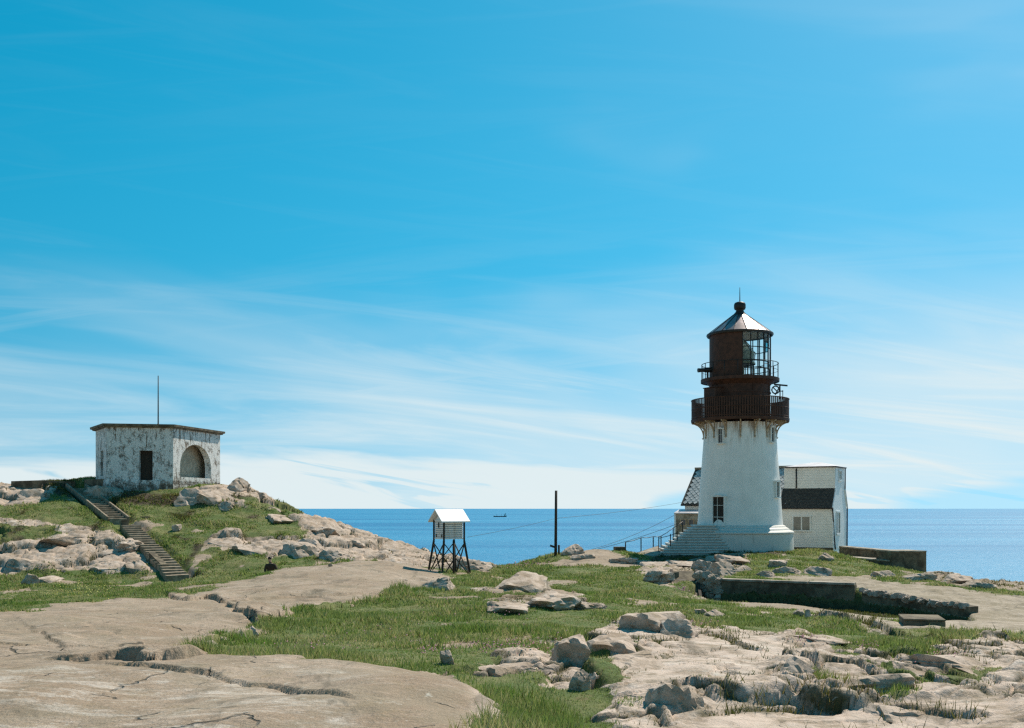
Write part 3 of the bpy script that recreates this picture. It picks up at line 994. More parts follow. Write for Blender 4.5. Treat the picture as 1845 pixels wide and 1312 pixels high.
M = {
    'terrain': mat_terrain(),
    'rock': mat_rock('weathered_gneiss'),
    'tower': mat_tower(),
    'white': mat_white_paint('white_paint'),
    'cream': mat_white_paint('cream_boarding', (0.32, 0.27, 0.18), 0.20, (0.82, 0.79, 0.72)),
    'masonry': mat_white_paint('whitewashed_masonry', (0.24, 0.22, 0.17), 0.5, (0.60, 0.575, 0.515)),
    'masonry_dark': mat_white_paint('shaded_masonry', (0.20, 0.18, 0.13), 0.5, (0.40, 0.385, 0.34)),  # darker copy for the risers: shade below the treads put into the colour
    'lookout': mat_lookout(),
    'brown_iron': mat_simple('red_brown_iron', (0.082, 0.036, 0.022), (0.050, 0.024, 0.016), 3.0, 0.6, 0, 0.2, spec=0.15),
    'black_iron': mat_simple('black_iron', (0.016, 0.013, 0.011), (0.028, 0.022, 0.018), 5.0, 0.5, 0, 0.2),
    'roof_metal': mat_simple('dull_roof_sheet', (0.20, 0.165, 0.16), (0.30, 0.25, 0.25), 2.0, 0.40, 1.0, 0.1),
    'bracket': mat_simple('cream_bracket_paint', (0.50, 0.40, 0.28), (0.32, 0.20, 0.11), 6.0, 0.6),
    'glass': mat_glass('pane_glass'),
    'dark_glass': mat_simple('dark_window_glass', (0.02, 0.025, 0.028), (0.035, 0.04, 0.042), 2.0, 0.08, 0, 0.02, spec=0.6),
    'grey_glass': mat_simple('curtained_window_glass', (0.10, 0.11, 0.09), (0.16, 0.17, 0.14), 2.0, 0.12, 0, 0.02, spec=0.6),
    'lens': mat_simple('lens_prism_glass', (0.30, 0.33, 0.26), (0.48, 0.50, 0.42), 9.0, 0.15, 0.25, 0.1, spec=0.8),
    'brass': mat_simple('tarnished_brass', (0.14, 0.10, 0.05), (0.20, 0.15, 0.07), 8.0, 0.4, 0.8),
    'slate_dark': mat_simple('dark_slate', (0.045, 0.040, 0.034), (0.075, 0.066, 0.052), 5.0, 0.7, 0, 0.5, 0.02),
    'slate_pale': mat_simple('sheen_pale_slate', (0.38, 0.37, 0.34), (0.56, 0.54, 0.50), 4.0, 0.34, 0, 0.3, 0.01, 0.6),  # bright sheen of the lit slope painted into the slate colour
    'slate_bed': mat_simple('roof_underlay', (0.06, 0.055, 0.045), (0.09, 0.08, 0.065), 4.0, 0.9),
    'zinc': mat_simple('pale_roof_sheet', (0.55, 0.50, 0.50), (0.68, 0.63, 0.62), 1.5, 0.45, 0.0, 0.05),
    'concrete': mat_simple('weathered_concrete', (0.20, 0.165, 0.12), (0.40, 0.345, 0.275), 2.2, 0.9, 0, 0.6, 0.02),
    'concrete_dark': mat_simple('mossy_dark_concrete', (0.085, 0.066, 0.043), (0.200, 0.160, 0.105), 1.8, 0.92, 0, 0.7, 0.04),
    'step': mat_simple('worn_stone_step', (0.20, 0.152, 0.100), (0.34, 0.27, 0.19), 3.0, 0.9, 0, 0.5, 0.02),
    'kerb': mat_simple('pale_stone_kerb', (0.36, 0.30, 0.22), (0.48, 0.42, 0.32), 3.0, 0.9, 0, 0.5, 0.02),
    'wood_dark': mat_simple('tarred_wood', (0.028, 0.021, 0.015), (0.055, 0.042, 0.030), 6.0, 0.85, 0, 0.4, 0.01, stretch=(6, 6, 0.6)),
    'sea': mat_sea(),
    'grass': mat_grass('grass_blades', (0.165, 0.270, 0.060), (0.27, 0.32, 0.11), (0.55, 0.44, 0.24)),
    'heath': mat_grass('dry_heath', (0.085, 0.065, 0.032), (0.060, 0.058, 0.022), (0.17, 0.12, 0.06)),
    'pink': mat_simple('thrift_petals', (0.55, 0.24, 0.27), (0.62, 0.36, 0.36), 9.0, 0.8),
    'yellow': mat_simple('small_yellow_petals', (0.60, 0.52, 0.10), (0.66, 0.60, 0.22), 9.0, 0.8),
    'skin': mat_simple('skin', (0.50, 0.30, 0.21), (0.55, 0.34, 0.25), 8.0, 0.6, 0, 0.05),
    'hair': mat_simple('dark_hair', (0.02, 0.014, 0.010), (0.035, 0.024, 0.016), 20.0, 0.5),
    'jacket': mat_simple('dark_brown_cloth', (0.040, 0.028, 0.018), (0.060, 0.042, 0.026), 9.0, 0.9),
    'ship': mat_simple('ship_hull_paint', (0.05, 0.075, 0.085), (0.07, 0.095, 0.105), 0.1, 0.6),
    'ship_white': mat_simple('ship_deckhouse_paint', (0.42, 0.46, 0.46), (0.5, 0.52, 0.52), 0.1, 0.6),
}

# ------------------------------------------------------------------ ground sheet, sea
def build_terrain():
    me = bpy.data.meshes.new('bedrock')
    n = NR * NC
    co = np.empty((n, 3), np.float32)
    co[:, 0] = GX.ravel(); co[:, 1] = GY.ravel(); co[:, 2] = Z.ravel()
    idx = np.arange(n, dtype=np.int32).reshape(NR, NC)
    q = np.stack([idx[:-1, :-1], idx[:-1, 1:], idx[1:, 1:], idx[1:, :-1]], -1).reshape(-1, 4)
    me.vertices.add(n); me.loops.add(len(q) * 4); me.polygons.add(len(q))
    me.vertices.foreach_set('co', co.ravel())
    me.loops.foreach_set('vertex_index', q.ravel())
    me.polygons.foreach_set('loop_start', np.arange(0, len(q) * 4, 4, dtype=np.int32))
    me.polygons.foreach_set('use_smooth', np.ones(len(q), bool))
    me.update(calc_edges=True)
    slab = (rock > 0.5) & (frac < 0.5) & (crag < 0.5)
    white = inpoly(u_, v_, [(-300, 1210), (38, 1215), (180, 1200), (330, 1215), (470, 1245), (560, 1262), (640, 1290), (640, 1700), (-300, 1700)]) & (GY < 14)
    white |= inpoly(u_, v_, [(500, 1205), (620, 1215), (700, 1230), (600, 1240)]) & (GY < 14)
    white |= inpoly(u_, v_, [(1120, 1190), (1250, 1150), (1400, 1150), (1400, 1230), (1150, 1240)]) & (GY < 24)
    white |= inpoly(u_, v_, [(1460, 1105), (1600, 1112), (1790, 1150), (1800, 1180), (1600, 1140)]) & (GY < 34)
    joint = np.maximum(np.exp(-(e1 / 0.09) ** 2) * frac, np.exp(-(e3 / 0.06) ** 2) * crag)
    joint = np.maximum(joint, 0.8 * np.exp(-(e2 / 0.07) ** 2) * frac)
    joint = np.maximum(joint, 0.95 * LJ)
    for nm, a in (('grass', 1 - blur(rock, 1)), ('slab', blur(slab.astype(float), 2)), ('path', blur(path, 2)),
                  ('earth_shade', blur(earth_shade, 3)), ('white', blur(white.astype(float), 12)), ('joint', joint), ('bleached', blur(np.clip((inpoly(u_, v_, [(850, 1330), (850, 1170), (1000, 1140), (1160, 1100), (1500, 1100), (1900, 1120), (1900, 1400), (850, 1400)]) & (GY < 34)) * 1.0 + crag * 0.6, 0, 1), 6))):
        at = me.attributes.new(nm, 'FLOAT', 'POINT')
        at.data.foreach_set('value', a.astype(np.float32).ravel())
    o = link_mesh('bedrock', me, M['terrain'])
    tag(o, 'pinkish bedrock slabs and green turf of the headland', 'ground', kind='structure')
    return o


bedrock = build_terrain()
SEA_Z = -35.0
m = MB()
S = 90000.0
m.add([(-S, 60, SEA_Z), (S, 60, SEA_Z), (S, S, SEA_Z), (-S, S, SEA_Z)], [(0, 1, 2, 3)])
sea = m.build('sea', M['sea'])
tag(sea, 'calm blue sea reaching to the horizon', 'sea', kind='structure')


# ------------------------------------------------------------------ turf: blades, heath, flowers
def build_turf():
    rng = np.random.default_rng(4)
    yc = 0.25 * (GY[:-1, :-1] + GY[1:, :-1] + GY[:-1, 1:] + GY[1:, 1:])
    xc = 0.25 * (GX[:-1, :-1] + GX[1:, :-1] + GX[:-1, 1:] + GX[1:, 1:])
    area = (GX[:-1, 1:] - GX[:-1, :-1]) * (GY[1:, :-1] - GY[:-1, :-1])
    g = 1 - blur(rock, 1)
    gq = g[:-1, :-1]
    creep = (blur(1 - rock, 14)[:-1, :-1] > 0.12) & (fbm(xc * 2.2, yc * 2.2, 133, 3) > 0.12)
    gq = np.maximum(gq, creep * 0.8)
    gq = np.maximum(gq, ((fbm(xc * 1.6, yc * 1.6, 143, 4) > 0.50) & (frac[:-1, :-1] > 0.5)) * 0.7)
    clump = np.clip(0.75 + 1.3 * fbm(xc * 1.3, yc * 1.3, 55, 3), 0.42, 1.6)
    vis = (np.abs(xc) < 0.53 * yc + 2) & (yc > 7) & (yc < 92)
    # turf is cropped away where steps, footings and paths run
    def near_seg(a, b, w):
        dx, dy = b.x - a.x, b.y - a.y
        t = np.clip(((xc - a.x) * dx + (yc - a.y) * dy) / (dx * dx + dy * dy), 0, 1)
        return np.hypot(xc - a.x - t * dx, yc - a.y - t * dy) < w
    clear = near_seg(ST_A, ST_B, 0.8) | near_seg(ST_C, ST_D, 0.8) | (np.hypot(xc - 14.9, yc - 69) < 3.6)
    ea = earth_shade[:-1, :-1]
    out = []
    for kind in ('grass', 'heath'):
        w = gq * area * clump * vis * ~clear
        w = w * (1 - 0.85 * ea if kind == 'grass' else (0.8 * ea + 0.10))
        if kind == 'heath':
            jq = (np.maximum(np.exp(-(e1 / 0.10) ** 2) * frac, np.exp(-(e3 / 0.08) ** 2) * crag))[:-1, :-1]
            jq = np.maximum(jq, 1.2 * LJ[:-1, :-1])
            w = w + area * vis * jq * 0.5
        dens = np.minimum(17000.0 / np.maximum(yc, 8), 1700.0) * np.where(yc > 48, 0.8, 1.0)
        lam = w * dens * (1.0 if kind == 'grass' else 0.8)
        cnt = rng.poisson(lam)
        ii, jj = np.nonzero(cnt)
        rep = cnt[ii, jj]
        ii = np.repeat(ii, rep); jj = np.repeat(jj, rep)
        n = len(ii)
        a, b = rng.random(n), rng.random(n)
        def bil(A):
            return (A[ii, jj] * (1 - b) + A[ii, jj + 1] * b) * (1 - a) + (A[ii + 1, jj] * (1 - b) + A[ii + 1, jj + 1] * b) * a
        x, y, z = bil(GX), bil(GY), bil(Z)
        patch = fbm(x * 0.7, y * 0.7, 66, 3)
        hgt = (0.030 + 0.052 * rng.random(n)) * np.clip(0.9 + 2.4 * patch, 0.35, 2.1)
        pu = U0 + F * x / y; pv = V0 - F * z / y
        for pl in ([(655, 1090), (690, 1066), (800, 1040), (830, 1060), (740, 1080)], [(330, 1172), (460, 1135), (480, 1150), (360, 1185)],
                   [(866, 1330), (870, 1245), (1000, 1240), (1060, 1330)], [(1100, 1330), (1110, 1250), (1180, 1260), (1180, 1330)], [(960, 1165), (1030, 1150), (1060, 1165), (1000, 1190)]):
            hgt = np.where(inpoly(pu, pv, pl), hgt * (1.5 + 0.9 * rng.random(n)), hgt)
        hgt *= np.where(y > 30, 1 + (y - 30) * 0.010, 1.0)
        if kind == 'heath':
            hgt *= 1.15
        wd = 0.0052 * np.maximum(y / 10, 0.9) * (0.7 + 0.6 * rng.random(n))
        th = rng.random(n) * 2 * math.pi
        lean = hgt * (0.15 + 0.75 * rng.random(n))
        la = rng.random(n) * 2 * math.pi
        co = np.empty((n, 3, 3), np.float32)
        co[:, 0, 0] = x - wd * np.cos(th); co[:, 0, 1] = y - wd * np.sin(th); co[:, 0, 2] = z - 0.01
        co[:, 1, 0] = x + wd * np.cos(th); co[:, 1, 1] = y + wd * np.sin(th); co[:, 1, 2] = z - 0.01
        co[:, 2, 0] = x + lean * np.cos(la); co[:, 2, 1] = y + lean * np.sin(la); co[:, 2, 2] = z + hgt
        sh = np.clip(0.95 * rng.random(n) + 0.50 * fbm(x * 0.9, y * 0.6, 71, 4), 0, 1)
        me = bpy.data.meshes.new(kind)
        me.vertices.add(n * 3); me.loops.add(n * 3); me.polygons.add(n)
        me.vertices.foreach_set('co', co.ravel())
        me.loops.foreach_set('vertex_index', np.arange(n * 3, dtype=np.int32))
        me.polygons.foreach_set('loop_start', np.arange(0, n * 3, 3, dtype=np.int32))
        me.update(calc_edges=True)
        at = me.attributes.new('shade', 'FLOAT', 'POINT')
        at.data.foreach_set('value', np.repeat(sh, 3).astype(np.float32))
        o = link_mesh(kind, me, M[kind])
        print(kind, n, 'terrain', NR, NC)
        if kind == 'grass':
            tag(o, 'short green grass growing over the hollows and slopes', 'grass', kind='stuff')
        else:
            tag(o, 'brown dead heather and moss lodged between the rocks', 'heath', kind='stuff')

    # sea pinks and small yellow flowers in drifts
    def drift(name, mat, spots, n, r, label, cat):
        vs, fs = [], []
        for (u, v, ru, rv, k) in spots:
            for _ in range(k):
                uu = u + rng.normal() * ru; vv = v + rng.normal() * rv
                p = hit(uu, vv)
                s = r * (0.7 + 0.6 * rng.random()) * max(1.0, p.y / 18)
                h = 0.05 + 0.10 * rng.random()
                b = len(vs)
                c = Vector((p.x, p.y, ground(p.x, p.y) + h))
                for q in ((1, 0, 0), (0, 1, 0), (-1, 0, 0), (0, -1, 0), (0, 0, .8), (0, 0, -.8)):
                    vs.append(tuple(c + Vector(q) * s))
                fs += [(b + i, b + (i + 1) % 4, b + 4) for i in range(4)] + [(b + (i + 1) % 4, b + i, b + 5) for i in range(4)]
        me = bpy.data.meshes.new(name)
        me.from_pydata(vs, [], fs)
        o = link_mesh(name, me, mat)
        tag(o, label, cat, kind='stuff')
    drift('sea_pinks', M['pink'], [(880, 1176, 22, 5, 60), (940, 1172, 20, 6, 45), (775, 1180, 14, 4, 30), (1250, 1132, 22, 5, 40), (1450, 1160, 14, 4, 35),
                                   (1560, 1176, 14, 4, 30), (940, 1018, 25, 4, 40), (1228, 1066, 7, 3, 25), (700, 1150, 60, 15, 30), (1010, 1165, 20, 5, 30),
                                   (560, 1175, 40, 5, 25), (1700, 1190, 30, 5, 25), (880, 1110, 60, 15, 25)], 0, 0.013,
          'pink sea thrift flowering in the turf', 'flowers')
    drift('yellow_flowers', M['yellow'], [(160, 1062, 35, 6, 70), (140, 1075, 30, 4, 40)], 0, 0.012,
          'small yellow flowers in the grass below the hill', 'flowers')


build_turf()

# ------------------------------------------------------------------ lighthouse
LD = 69.0
K = LD / F
def zz(v): return (V0 - v) * K


LX = (1333 - U0) * K
lh = empty('lighthouse', (LX, LD, zz(990)))
tag(lh, 'white round lighthouse tower with dark red-brown lantern room and two galleries', 'lighthouse')
BASE = zz(990)
def lz(v): return zz(v) - BASE


def ring_pt(a, r, z):
    return Vector((r * math.sin(a), -r * math.cos(a), z))


def build_lighthouse():
    # podium with stepped crown
    m = MB()
    pr = 93 * K
    m.lathe([(pr + 0.10, -0.9), (pr + 0.04, 0.25), (pr, lz(961)), (pr + 0.07, lz(960)), (pr + 0.07, lz(958)), (pr - 0.02, lz(956)), (pr - 0.22, lz(954.5)),
             (pr - 0.24, lz(953)), (pr - 0.32, lz(951)), (pr - 0.44, lz(949.5)), (pr - 0.46, lz(948)), (pr - 0.53, lz(946.5)), (pr - 0.66, lz(945.5)), (2.6, lz(945.5))], 72, smooth=False)
    m.build('podium', M['masonry'], lh)
    # tower shell with openings left as recessed boxes on top
    m = MB()
    prof = [(2.80, lz(951)), (2.74, lz(944)), (2.69, lz(930)), (2.58, lz(880)), (2.44, lz(830)), (2.31, lz(780)), (2.27, lz(764))]
    m.lathe(prof, 96)
    m.build('tower_wall', M['tower'], lh)
    # plate joints: slim bands around the iron plates
    def rad(v):
        vs = [951, 944, 930, 880, 830, 780, 764]
        rs = [2.80, 2.74, 2.69, 2.58, 2.44, 2.31, 2.27]
        return float(np.interp(-v, [-q for q in vs], rs))

    # door and windows, each set into the curved wall
    def opening(name, a, v0, v1, w, door=False):
        vm = (v0 + v1) / 2
        h = lz(v0) - lz(v1)
        r = rad(vm)
        o = empty(name, (0, 0, 0))
        o.parent = lh
        rot = Matrix.Rotation(a, 3, 'Z')
        def bx(mb, x, y, z, sx, sy, sz):
            c = rot @ Vector((x, -r - y, 0)); c.z = lz(vm) + z
            mb.box(c, (sx, sy, sz), rot)
        fr = 0.07
        f = MB()
        for s in (-1, 1):
            bx(f, s * (w / 2 + fr / 2), 0.0, 0, fr, 0.26, h + 0.02)
        bx(f, 0, 0.02, h / 2 + fr / 2, w + 2 * fr + 0.08, 0.28, fr)
        bx(f, 0, 0.03, h / 2 + fr * 1.4, w * 0.6, 0.30, fr * 0.7)
        bx(f, 0, 0.03, -h / 2 - fr / 2, w + 2 * fr + 0.10, 0.34, fr * 0.9)
        f.build('frame', M['tower'], o)
        if door:
            d = MB(); bx(d, 0, 0.015, 0, w, 0.05, h); d.build('door_leaf', M['wood_dark'], o)
            d = MB()
            bx(d, -w * 0.12, 0.055, 0, 0.035, 0.03, h)
            bx(d, 0, 0.055, -h * 0.22, w, 0.03, 0.04)
            bx(d, 0, 0.055, h * 0.2, w, 0.03, 0.03)
            d.build('door_rail', M['masonry'], o)
        else:
            d = MB(); bx(d, 0, 0.01, 0, w, 0.04, h); d.build('pane', M['dark_glass'], o)
            d = MB(); bx(d, 0, 0.04, 0, 0.022, 0.03, h)
            bx(d, 0, 0.04, h * 0.1, w, 0.03, 0.022)
            d.build('glazing_bar', M['masonry'], o)
        return o
    opening('door', R(-41), 896, 945, 0.78, True)
    opening('window', R(-42), 777, 801, 0.32)
    opening('window', R(45.5), 774, 799, 0.32)
    opening('window', R(50), 870, 896, 0.36)
    opening('window', R(140), 820, 846, 0.36)

    # lower gallery
    gz = lz(756)
    m = MB()
    m.lathe([(2.2, gz - 0.16), (3.02, gz - 0.14), (3.14, gz - 0.20), (3.16, gz - 0.02), (3.12, gz), (1.6, gz)], 72, smooth=False)
    gal = m.build('gallery', M['brown_iron'], lh)
    for i in range(16):
        a = 2 * math.pi * (i + 0.5) / 16
        m = MB()
        pts = []
        for t in np.linspace(0, 1, 9):
            r = 2.30 + 0.80 * (1 - math.cos(t * math.pi / 2)) ** 1.0
            z = gz - 1.08 + 0.90 * math.sin(t * math.pi / 2)
            pts.append((r, z))
        rot = Matrix.Rotation(a, 3, 'Z')
        th = 0.035
        inner = [Vector((0, -r, z)) for r, z in pts]
        outer = [Vector((0, -r - 0.08 * (1 - i2 / 8), z - 0.10)) for i2, (r, z) in enumerate(pts)]
        for k in range(8):
            q0 = [inner[k], outer[k], outer[k + 1], inner[k + 1]]
            m.prism([rot @ (p + Vector((-th, 0, 0))) for p in q0], [rot @ (p + Vector((th, 0, 0))) for p in q0])
        m.beam(rot @ Vector((0, -2.26, gz - 0.22)), rot @ Vector((0, -3.06, gz - 0.22)), 0.07, 0.08)
        m.beam(rot @ Vector((0, -2.29, gz - 0.2)), rot @ Vector((0, -2.34, gz - 1.22)), 0.07, 0.07)
        m.tube([rot @ Vector((0, -2.38, gz - 1.20)), rot @ Vector((0, -2.37, gz - 1.30))], [0.07, 0.02], 8)
        m.build('gallery_bracket', M['bracket'], lh)
    rail_top = lz(721)
    m = MB()
    m.lathe([(3.08, rail_top - 0.05), (3.15, rail_top - 0.05), (3.15, rail_top), (3.08, rail_top), (3.08, rail_top - 0.05)], 72)
    rl = m.build('railing', M['brown_iron'], lh)
    m = MB()
    for zq in (gz + 0.10, gz + 0.66):
        m.lathe([(3.09, zq - 0.03), (3.13, zq - 0.03), (3.13, zq + 0.03), (3.09, zq + 0.03), (3.09, zq - 0.03)], 72)
    m.build('rail', M['brown_iron'], rl)
    bm_ = MB(); bm_.beam((0, 0, gz), (0, 0, rail_top - 0.04), 0.10, 0.025)
    bme = bm_.mesh('baluster', M['brown_iron'])
    for i in range(120):
        a = 2 * math.pi * i / 120
        o = link_mesh('baluster', bme, None, rl)
        p = ring_pt(a, 3.11, 0)
        o.location = p; o.rotation_euler = (0, 0, a)
    # service room
    m = MB()
    r0 = 53.5 * K
    m.lathe([(r0, gz), (r0, lz(690))], 48)
    for zq in (gz + 0.3, lz(710), lz(694)):
        m.lathe([(r0, zq - 0.04), (r0 + 0.04, zq - 0.04), (r0 + 0.04, zq + 0.04), (r0, zq + 0.04)], 48, smooth=False)
    sv = m.build('service_room', M['brown_iron'], lh)
    for k in range(8):   # plate flanges
        m = MB(); a = 2 * math.pi * (k + 0.3) / 8
        m.beam(ring_pt(a, r0 + 0.015, gz + 0.02), ring_pt(a, r0 + 0.015, lz(691)), 0.06, 0.04)
        m.build('plate_flange', M['brown_iron'], sv)
    # cabinet on the left of the lower gallery
    m = MB()
    rot = Matrix.Rotation(R(-62), 3, 'Z')
    m.box(rot @ Vector((0, -2.10, 0)) + Vector((0, 0, (lz(703) + gz) / 2)), (1.15, 0.80, lz(703) - gz), rot)
    m.box(rot @ Vector((0, -2.10, 0)) + Vector((0, 0, lz(702))), (1.25, 0.9, 0.06), rot)
    m.build('cabinet', M['brown_iron'], lh, bevel=0.02)
    # signal arm and lamp on the right of the lower gallery
    arm = MB()
    arm.beam(ring_pt(R(72), 2.2, lz(695)), ring_pt(R(90), 3.1, lz(695)), 0.07, 0.10)
    arm.beam(ring_pt(R(78), 2.55, rail_top), ring_pt(R(78), 2.55, lz(694)), 0.06)
    arm.beam(ring_pt(R(70), 2.25, lz(714)), ring_pt(R(76), 2.55, lz(697)), 0.05)
    arm.beam(ring_pt(R(84), 2.75, lz(706)), ring_pt(R(80), 2.55, lz(706)), 0.08, 0.05)
    arm.beam(ring_pt(R(84), 2.75, rail_top), ring_pt(R(84), 2.75, lz(704)), 0.04)
    sg = arm.build('signal_arm', M['black_iron'], lh)
    m = MB()
    c = ring_pt(R(70), 2.28, lz(705))
    seg = 24
    rr = 0.24
    pts = [c + Vector((rr * math.cos(t), 0.0, rr * math.sin(t))) for t in np.linspace(0, 2 * math.pi, seg + 1)]
    m.tube(pts, 0.045, 6)
    m.beam(c + Vector((-0.16, 0, 0.16)), c + Vector((0.16, 0, -0.16)), 0.06)
    m.build('hand_wheel', M['black_iron'], sg)
    # upper gallery
    uz = lz(684)
    m = MB()
    m.lathe([(r0, uz - 0.45), (r0 + 0.28, uz - 0.16), (2.44, uz - 0.14), (2.52, uz - 0.20), (2.52, uz), (1.5, uz)], 60, smooth=False)
    m.build('lantern_gallery', M['brown_iron'], lh)
    ur = lz(657)
    m = MB()
    for zq, w in ((ur, 0.018), (uz + 0.52, 0.009)):
        m.lathe([(2.44, zq - w), (2.44 + 2 * w, zq - w), (2.44 + 2 * w, zq + w), (2.44, zq + w), (2.44, zq - w)], 60)
    url = m.build('lantern_railing', M['black_iron'], lh)
    pm = MB(); pm.tube([(0, 0, uz), (0, 0, ur + 0.01)], 0.026, 6)
    pme = pm.mesh('post', M['black_iron'])
    for i in range(18):
        a = 2 * math.pi * (i + 0.25) / 18
        o = link_mesh('post', pme, None, url); o.location = ring_pt(a, 2.46, 0)
    # fog horn on the left of the upper gallery
    m = MB()
    a = R(-76)
    c0, c1 = ring_pt(a, 1.9, lz(668)), ring_pt(a, 2.95, lz(670))
    m.tube([c0, c0.lerp(c1, 0.4), c0.lerp(c1, 0.7), c1], [0.16, 0.17, 0.12, 0.14], 12)
    m.beam(ring_pt(a, 2.3, lz(684)), ring_pt(a, 2.3, lz(670)), 0.08)
    m.build('fog_horn', M['black_iron'], lh)

    # lantern: blind panels on the left and behind, glazing on the right
    lr = 54 * K
    z0, z1 = uz, lz(606)
    m = MB()
    m.lathe([(lr, z0), (lr, z1)], 40, R(-188), R(-7), smooth=True)
    m.lathe([(lr - 0.05, z0), (lr - 0.05, z1)], 40, R(-188), R(-7), smooth=True)
    m.build('blind_panel', M['brown_iron'], lh)
    ga = [R(-7 + 179 * k / 12) for k in range(13)]
    lv = [z0, lz(668.5), lz(656), lz(632), z1]
    glz = MB()
    for zq in lv:
        glz.lathe([(lr - 0.03, zq - 0.025), (lr + 0.02, zq - 0.025), (lr + 0.02, zq + 0.025), (lr - 0.03, zq + 0.025), (lr - 0.03, zq - 0.025)], 36, ga[0], ga[-1])
    gl = glz.build('lantern_glazing', M['black_iron'], lh)
    for a in ga:
        m = MB()
        m.beam(ring_pt(a, lr, z0), ring_pt(a, lr, z1), 0.045, 0.07, up=ring_pt(a, 1, 0))
        m.build('glazing_bar', M['black_iron'], gl)
    for k in range(12):
        for q in range(4):
            m = MB()
            a, b = ga[k], ga[k + 1]
            m.add([ring_pt(a, lr - 0.006, lv[q]), ring_pt(b, lr - 0.006, lv[q]), ring_pt(b, lr - 0.006, lv[q + 1]), ring_pt(a, lr - 0.006, lv[q + 1])], [(0, 1, 2, 3)])
            m.build('pane', M['glass'], gl)
    # lens on its pedestal
    m = MB()
    prof = []
    zb, zt = lz(655), lz(611)
    nn = 26
    for i in range(nn):
        t = i / (nn - 1)
        r = 0.98 * (math.sin(math.pi * (0.16 + 0.70 * (1 - t) ** 0.9)) ** 0.8)
        r = 0.98 * max(0.30, min(1.0, 1.25 * (1 - t) ** 0.55)) if t > 0.45 else 0.98 - 0.25 * (0.45 - t) ** 1.2
        z = zb + (zt - zb) * t
        prof += [(r, z), (r - 0.05, z + (zt - zb) / nn * 0.5)]
    prof += [(0.05, zt + 0.02)]
    m.lathe(prof, 40, smooth=False)
    le = m.build('lens', M['lens'], lh)
    for k in range(10):
        a = 2 * math.pi * k / 10
        m = MB()
        m.tube([ring_pt(a, max(p[0], 0.25) + 0.02, p[1]) for p in prof[::4]], 0.022, 5)
        m.build('lens_rib', M['brass'], le)
    m = MB()
    m.lathe([(0.98, zb - 0.10), (1.0, zb - 0.10), (1.0, zb), (0.9, zb)], 40, smooth=False)
    m.lathe([(0.30, z0), (0.30, zb - 0.1)], 16)
    for k in range(8):
        a = 2 * math.pi * (k + 0.5) / 8
        m.tube([ring_pt(a, 0.88, z0), ring_pt(a, 0.88, zb - 0.08)], 0.04, 6)
    m.build('lens_pedestal', M['brass'], lh)

    # conical roof of sixteen sheets
    ez, az_ = lz(604), lz(565)
    er, ar = 57.5 * K, 0.30
    rf = MB()
    rf.lathe([(er + 0.02, ez - 0.10), (er + 0.07, ez - 0.02), (er + 0.05, ez + 0.06), (er - 0.05, ez + 0.06), (er - 0.10, ez - 0.10), (er + 0.02, ez - 0.10)], 64)
    roof = rf.build('roof', M['black_iron'], lh)
    m = MB(); m.lathe([(0.2, az_ - 0.12), (er - 0.12, ez - 0.06)], 32); m.build('ceiling', M['white'], roof)
    for k in range(16):
        a, b = 2 * math.pi * k / 16, 2 * math.pi * (k + 1) / 16
        m = MB()
        m.add([ring_pt(a, er, ez + 0.05), ring_pt((a + b) / 2, er, ez + 0.05), ring_pt(b, er, ez + 0.05), ring_pt(b, ar, az_), ring_pt((a + b) / 2, ar, az_), ring_pt(a, ar, az_)],
              [(0, 1, 4, 5), (1, 2, 3, 4)], True)
        m.build('roof_sheet', M['roof_metal'], roof)
        m = MB()
        m.beam(ring_pt(a, er, ez + 0.06), ring_pt(a, ar, az_ + 0.01), 0.035, 0.04)
        m.build('roof_seam', M['black_iron'], roof)
    m = MB()
    m.lathe([(0.52, lz(571.5)), (0.42, lz(567)), (0.27, lz(562)), (0.24, lz(559)), (0.34, lz(558)), (0.38, lz(555)), (0.38, lz(549)), (0.33, lz(546)), (0.2, lz(544.5)), (0.02, lz(543.5))], 24)
    m.build('vent_cowl', M['black_iron'], roof)
    m = MB(); m.tube([(0, 0, lz(545)), (0, 0, lz(518))], [0.035, 0.018], 6)
    m.build('lightning_rod', M['black_iron'], roof)


build_lighthouse()

# entrance stair: broad masonry steps rising to the door from the left
st = empty('entrance_stair', (LX - 3.4, LD - 2.0, BASE))
tag(st, 'pale masonry stair rising from the path to the lighthouse door', 'stair')
NS = 11
for i in range(NS):
    ztop = (946.5 + (NS - 1 - i) * 4.75)
    u_left = 1191 + (NS - 1 - i) * 0 + i * 6.4
    d_f = 65.6 + i * 0.10
    k = d_f / F
    x0 = (u_left - U0) * k
    x1 = (1318 - U0) * k
    zt = (V0 - ztop) * 66 / F
    zb = zt - 0.19 if i else -3.6
    xb = x1 - 0.10 * i
    m = MB()
    m.box(((x0 + xb) / 2, (d_f + 68.6) / 2, (zt + zb - 0.08) / 2), (xb - x0, 68.6 - d_f, zt - zb - 0.02))
    o = m.build('riser', M['masonry_dark'], st)
    o.matrix_parent_inverse = Matrix.Translation(-Vector(st.location))
    m = MB()
    m.box(((x0 + xb) / 2 - 0.02, (d_f + 68.6) / 2 - 0.02, zt - 0.035), (xb - x0 + 0.06, 68.6 - d_f + 0.06, 0.07))
    o = m.build('step', M['masonry'], st, bevel=0.012)
    o.matrix_parent_inverse = Matrix.Translation(-Vector(st.location))
m = MB()   # skirt wall under the steps
a0, a1 = P(1186, 1000, 65.5), P(1297, 962, 65.9)
m.prism([Vector((a0.x, 65.48, -3.7)), Vector((a1.x, 65.7, -3.7)), Vector((a1.x, 67.5, -3.7)), Vector((a0.x, 67.5, -3.7))],
        [Vector((a0.x, 65.48, -3.05)), Vector((a1.x, 65.7, -2.62)), Vector((a1.x, 67.5, -2.62)), Vector((a0.x, 67.5, -3.05))])
